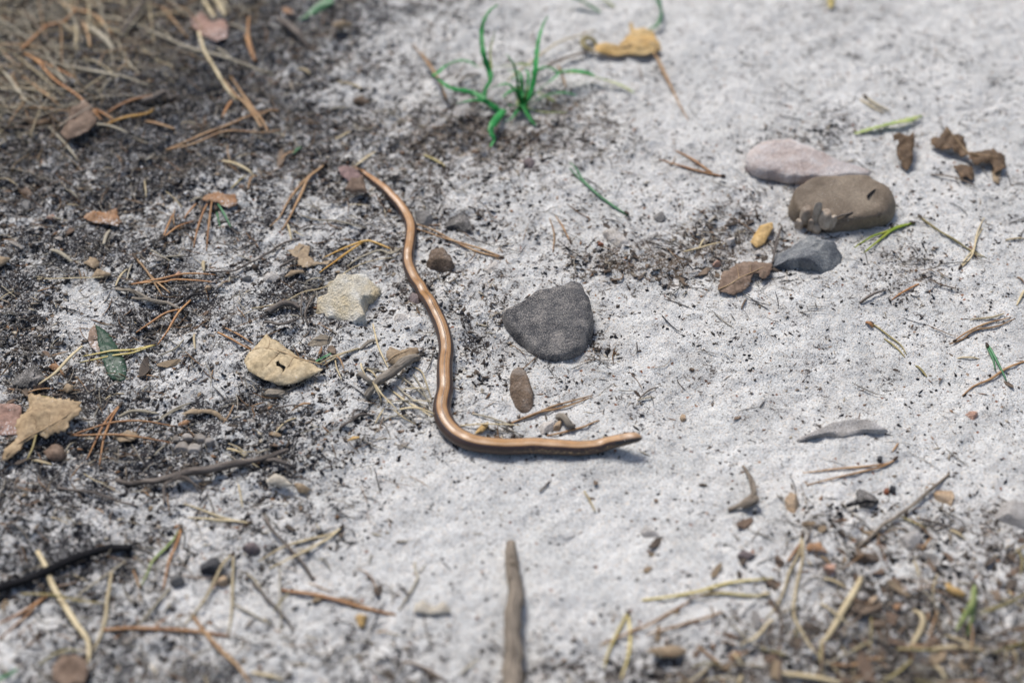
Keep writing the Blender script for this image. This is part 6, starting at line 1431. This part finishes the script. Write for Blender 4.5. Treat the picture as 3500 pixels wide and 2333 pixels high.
# ------------------------------------------------------------------ felt of fine fibres
def felt(name, label, n, dens, L, w, tones):
    got, X, Y = 0, [], []
    while got < n:
        x = rng.uniform(-.47, .47, n * 4); y = rng.uniform(-.30, .47, n * 4)
        px, py = sheet(x, y)
        k = (rng.random(len(x)) < dens(px, py, x, y)) & (px > -150) & (px < 3650) & (py > -150) & (py < 2480)
        X.append(x[k]); Y.append(y[k]); got += int(k.sum())
    X = np.concatenate(X)[:n]; Y = np.concatenate(Y)[:n]
    ln = rng.uniform(*L, n); a = rng.normal(-.5, .9, n); bend = rng.normal(0, .6, n); r_ = rng.uniform(*w, n)
    K = 5
    t_ = np.linspace(-.5, .5, K)
    ang = a[:, None] + bend[:, None] * t_[None, :]
    step = ln[:, None] / (K - 1)
    cx = np.cumsum(np.cos(ang) * step, 1); cy = np.cumsum(np.sin(ang) * step, 1)
    cx += X[:, None] - cx.mean(1, keepdims=True); cy += Y[:, None] - cy.mean(1, keepdims=True)
    h = ground(cx, cy)
    z = np.maximum(h, h.mean(1, keepdims=True)) + r_[:, None] * .5 + rng.uniform(0, .0015, n)[:, None]
    tap = np.array([.6, 1, 1, .9, .4])[None, :] * r_[:, None]
    sx, sy = -np.sin(ang), np.cos(ang)
    ring = []
    for q_ in (90, 210, 330):
        c_, d_ = math.cos(R(q_)), math.sin(R(q_))
        ring.append(np.stack([cx + sx * tap * c_, cy + sy * tap * c_, z + tap * d_ * .6], -1))
    P = np.stack(ring, 2)                                   # n, K, 3, xyz
    base = []
    for i in range(K - 1):
        for j in range(3):
            k = (j + 1) % 3
            base.append((i * 3 + j, i * 3 + k, (i + 1) * 3 + k, (i + 1) * 3 + j))
    base = np.array(base)
    FF = (base[None] + (np.arange(n) * K * 3)[:, None, None]).reshape(-1, 4)
    m_ = bpy.data.meshes.new(name)
    m_.vertices.add(n * K * 3); m_.vertices.foreach_set('co', P.reshape(-1).astype(np.float32))
    m_.loops.add(FF.size); m_.loops.foreach_set('vertex_index', FF.ravel().astype(np.int32))
    m_.polygons.add(len(FF)); m_.polygons.foreach_set('loop_start', np.arange(0, FF.size, 4, dtype=np.int32))
    m_.update()
    tones = np.array(tones); pick = tones[rng.integers(0, len(tones), n)] * rng.uniform(.7, 1.25, (n, 1))
    col = np.repeat(np.c_[pick, np.ones(n)], K * 3, axis=0)
    at_ = m_.attributes.new('tone', 'FLOAT_COLOR', 'POINT'); at_.data.foreach_set('color', np.clip(col, 0, .95).ravel().astype(np.float32))
    m_.materials.append(M['bits'])
    o = bpy.data.objects.new(name, m_); COL.objects.link(o)
    o['kind'] = 'stuff'; o['label'] = label; o['category'] = 'fibres'
def mat_zone(px, py, x, y):
    return np.clip(1.15 - px / 900 - py / 620, 0, 1) ** .7
def litter_zone(px, py, x, y):
    d, b = soil(px, py)
    return np.clip(d - .12, 0, 1) * cl(x, y, 35, 99) * (1 + 1.5 * (px > 2200) * (py > 1800))
felt('matted_grass', 'felt of fine dry grass fibres on the dark soil', 1300, mat_zone, (.012, .045), (.00025, .0007), [(.36, .32, .25), (.26, .235, .19), (.46, .40, .29), (.12, .10, .08), (.30, .22, .13)])
felt('fibre_litter', 'fine rotted fibres and rootlets in the humus', 5200, litter_zone, (.004, .022), (.00015, .0005), [(.24, .215, .18), (.15, .135, .12), (.10, .09, .082), (.36, .32, .26), (.05, .046, .045), (.26, .16, .09)])
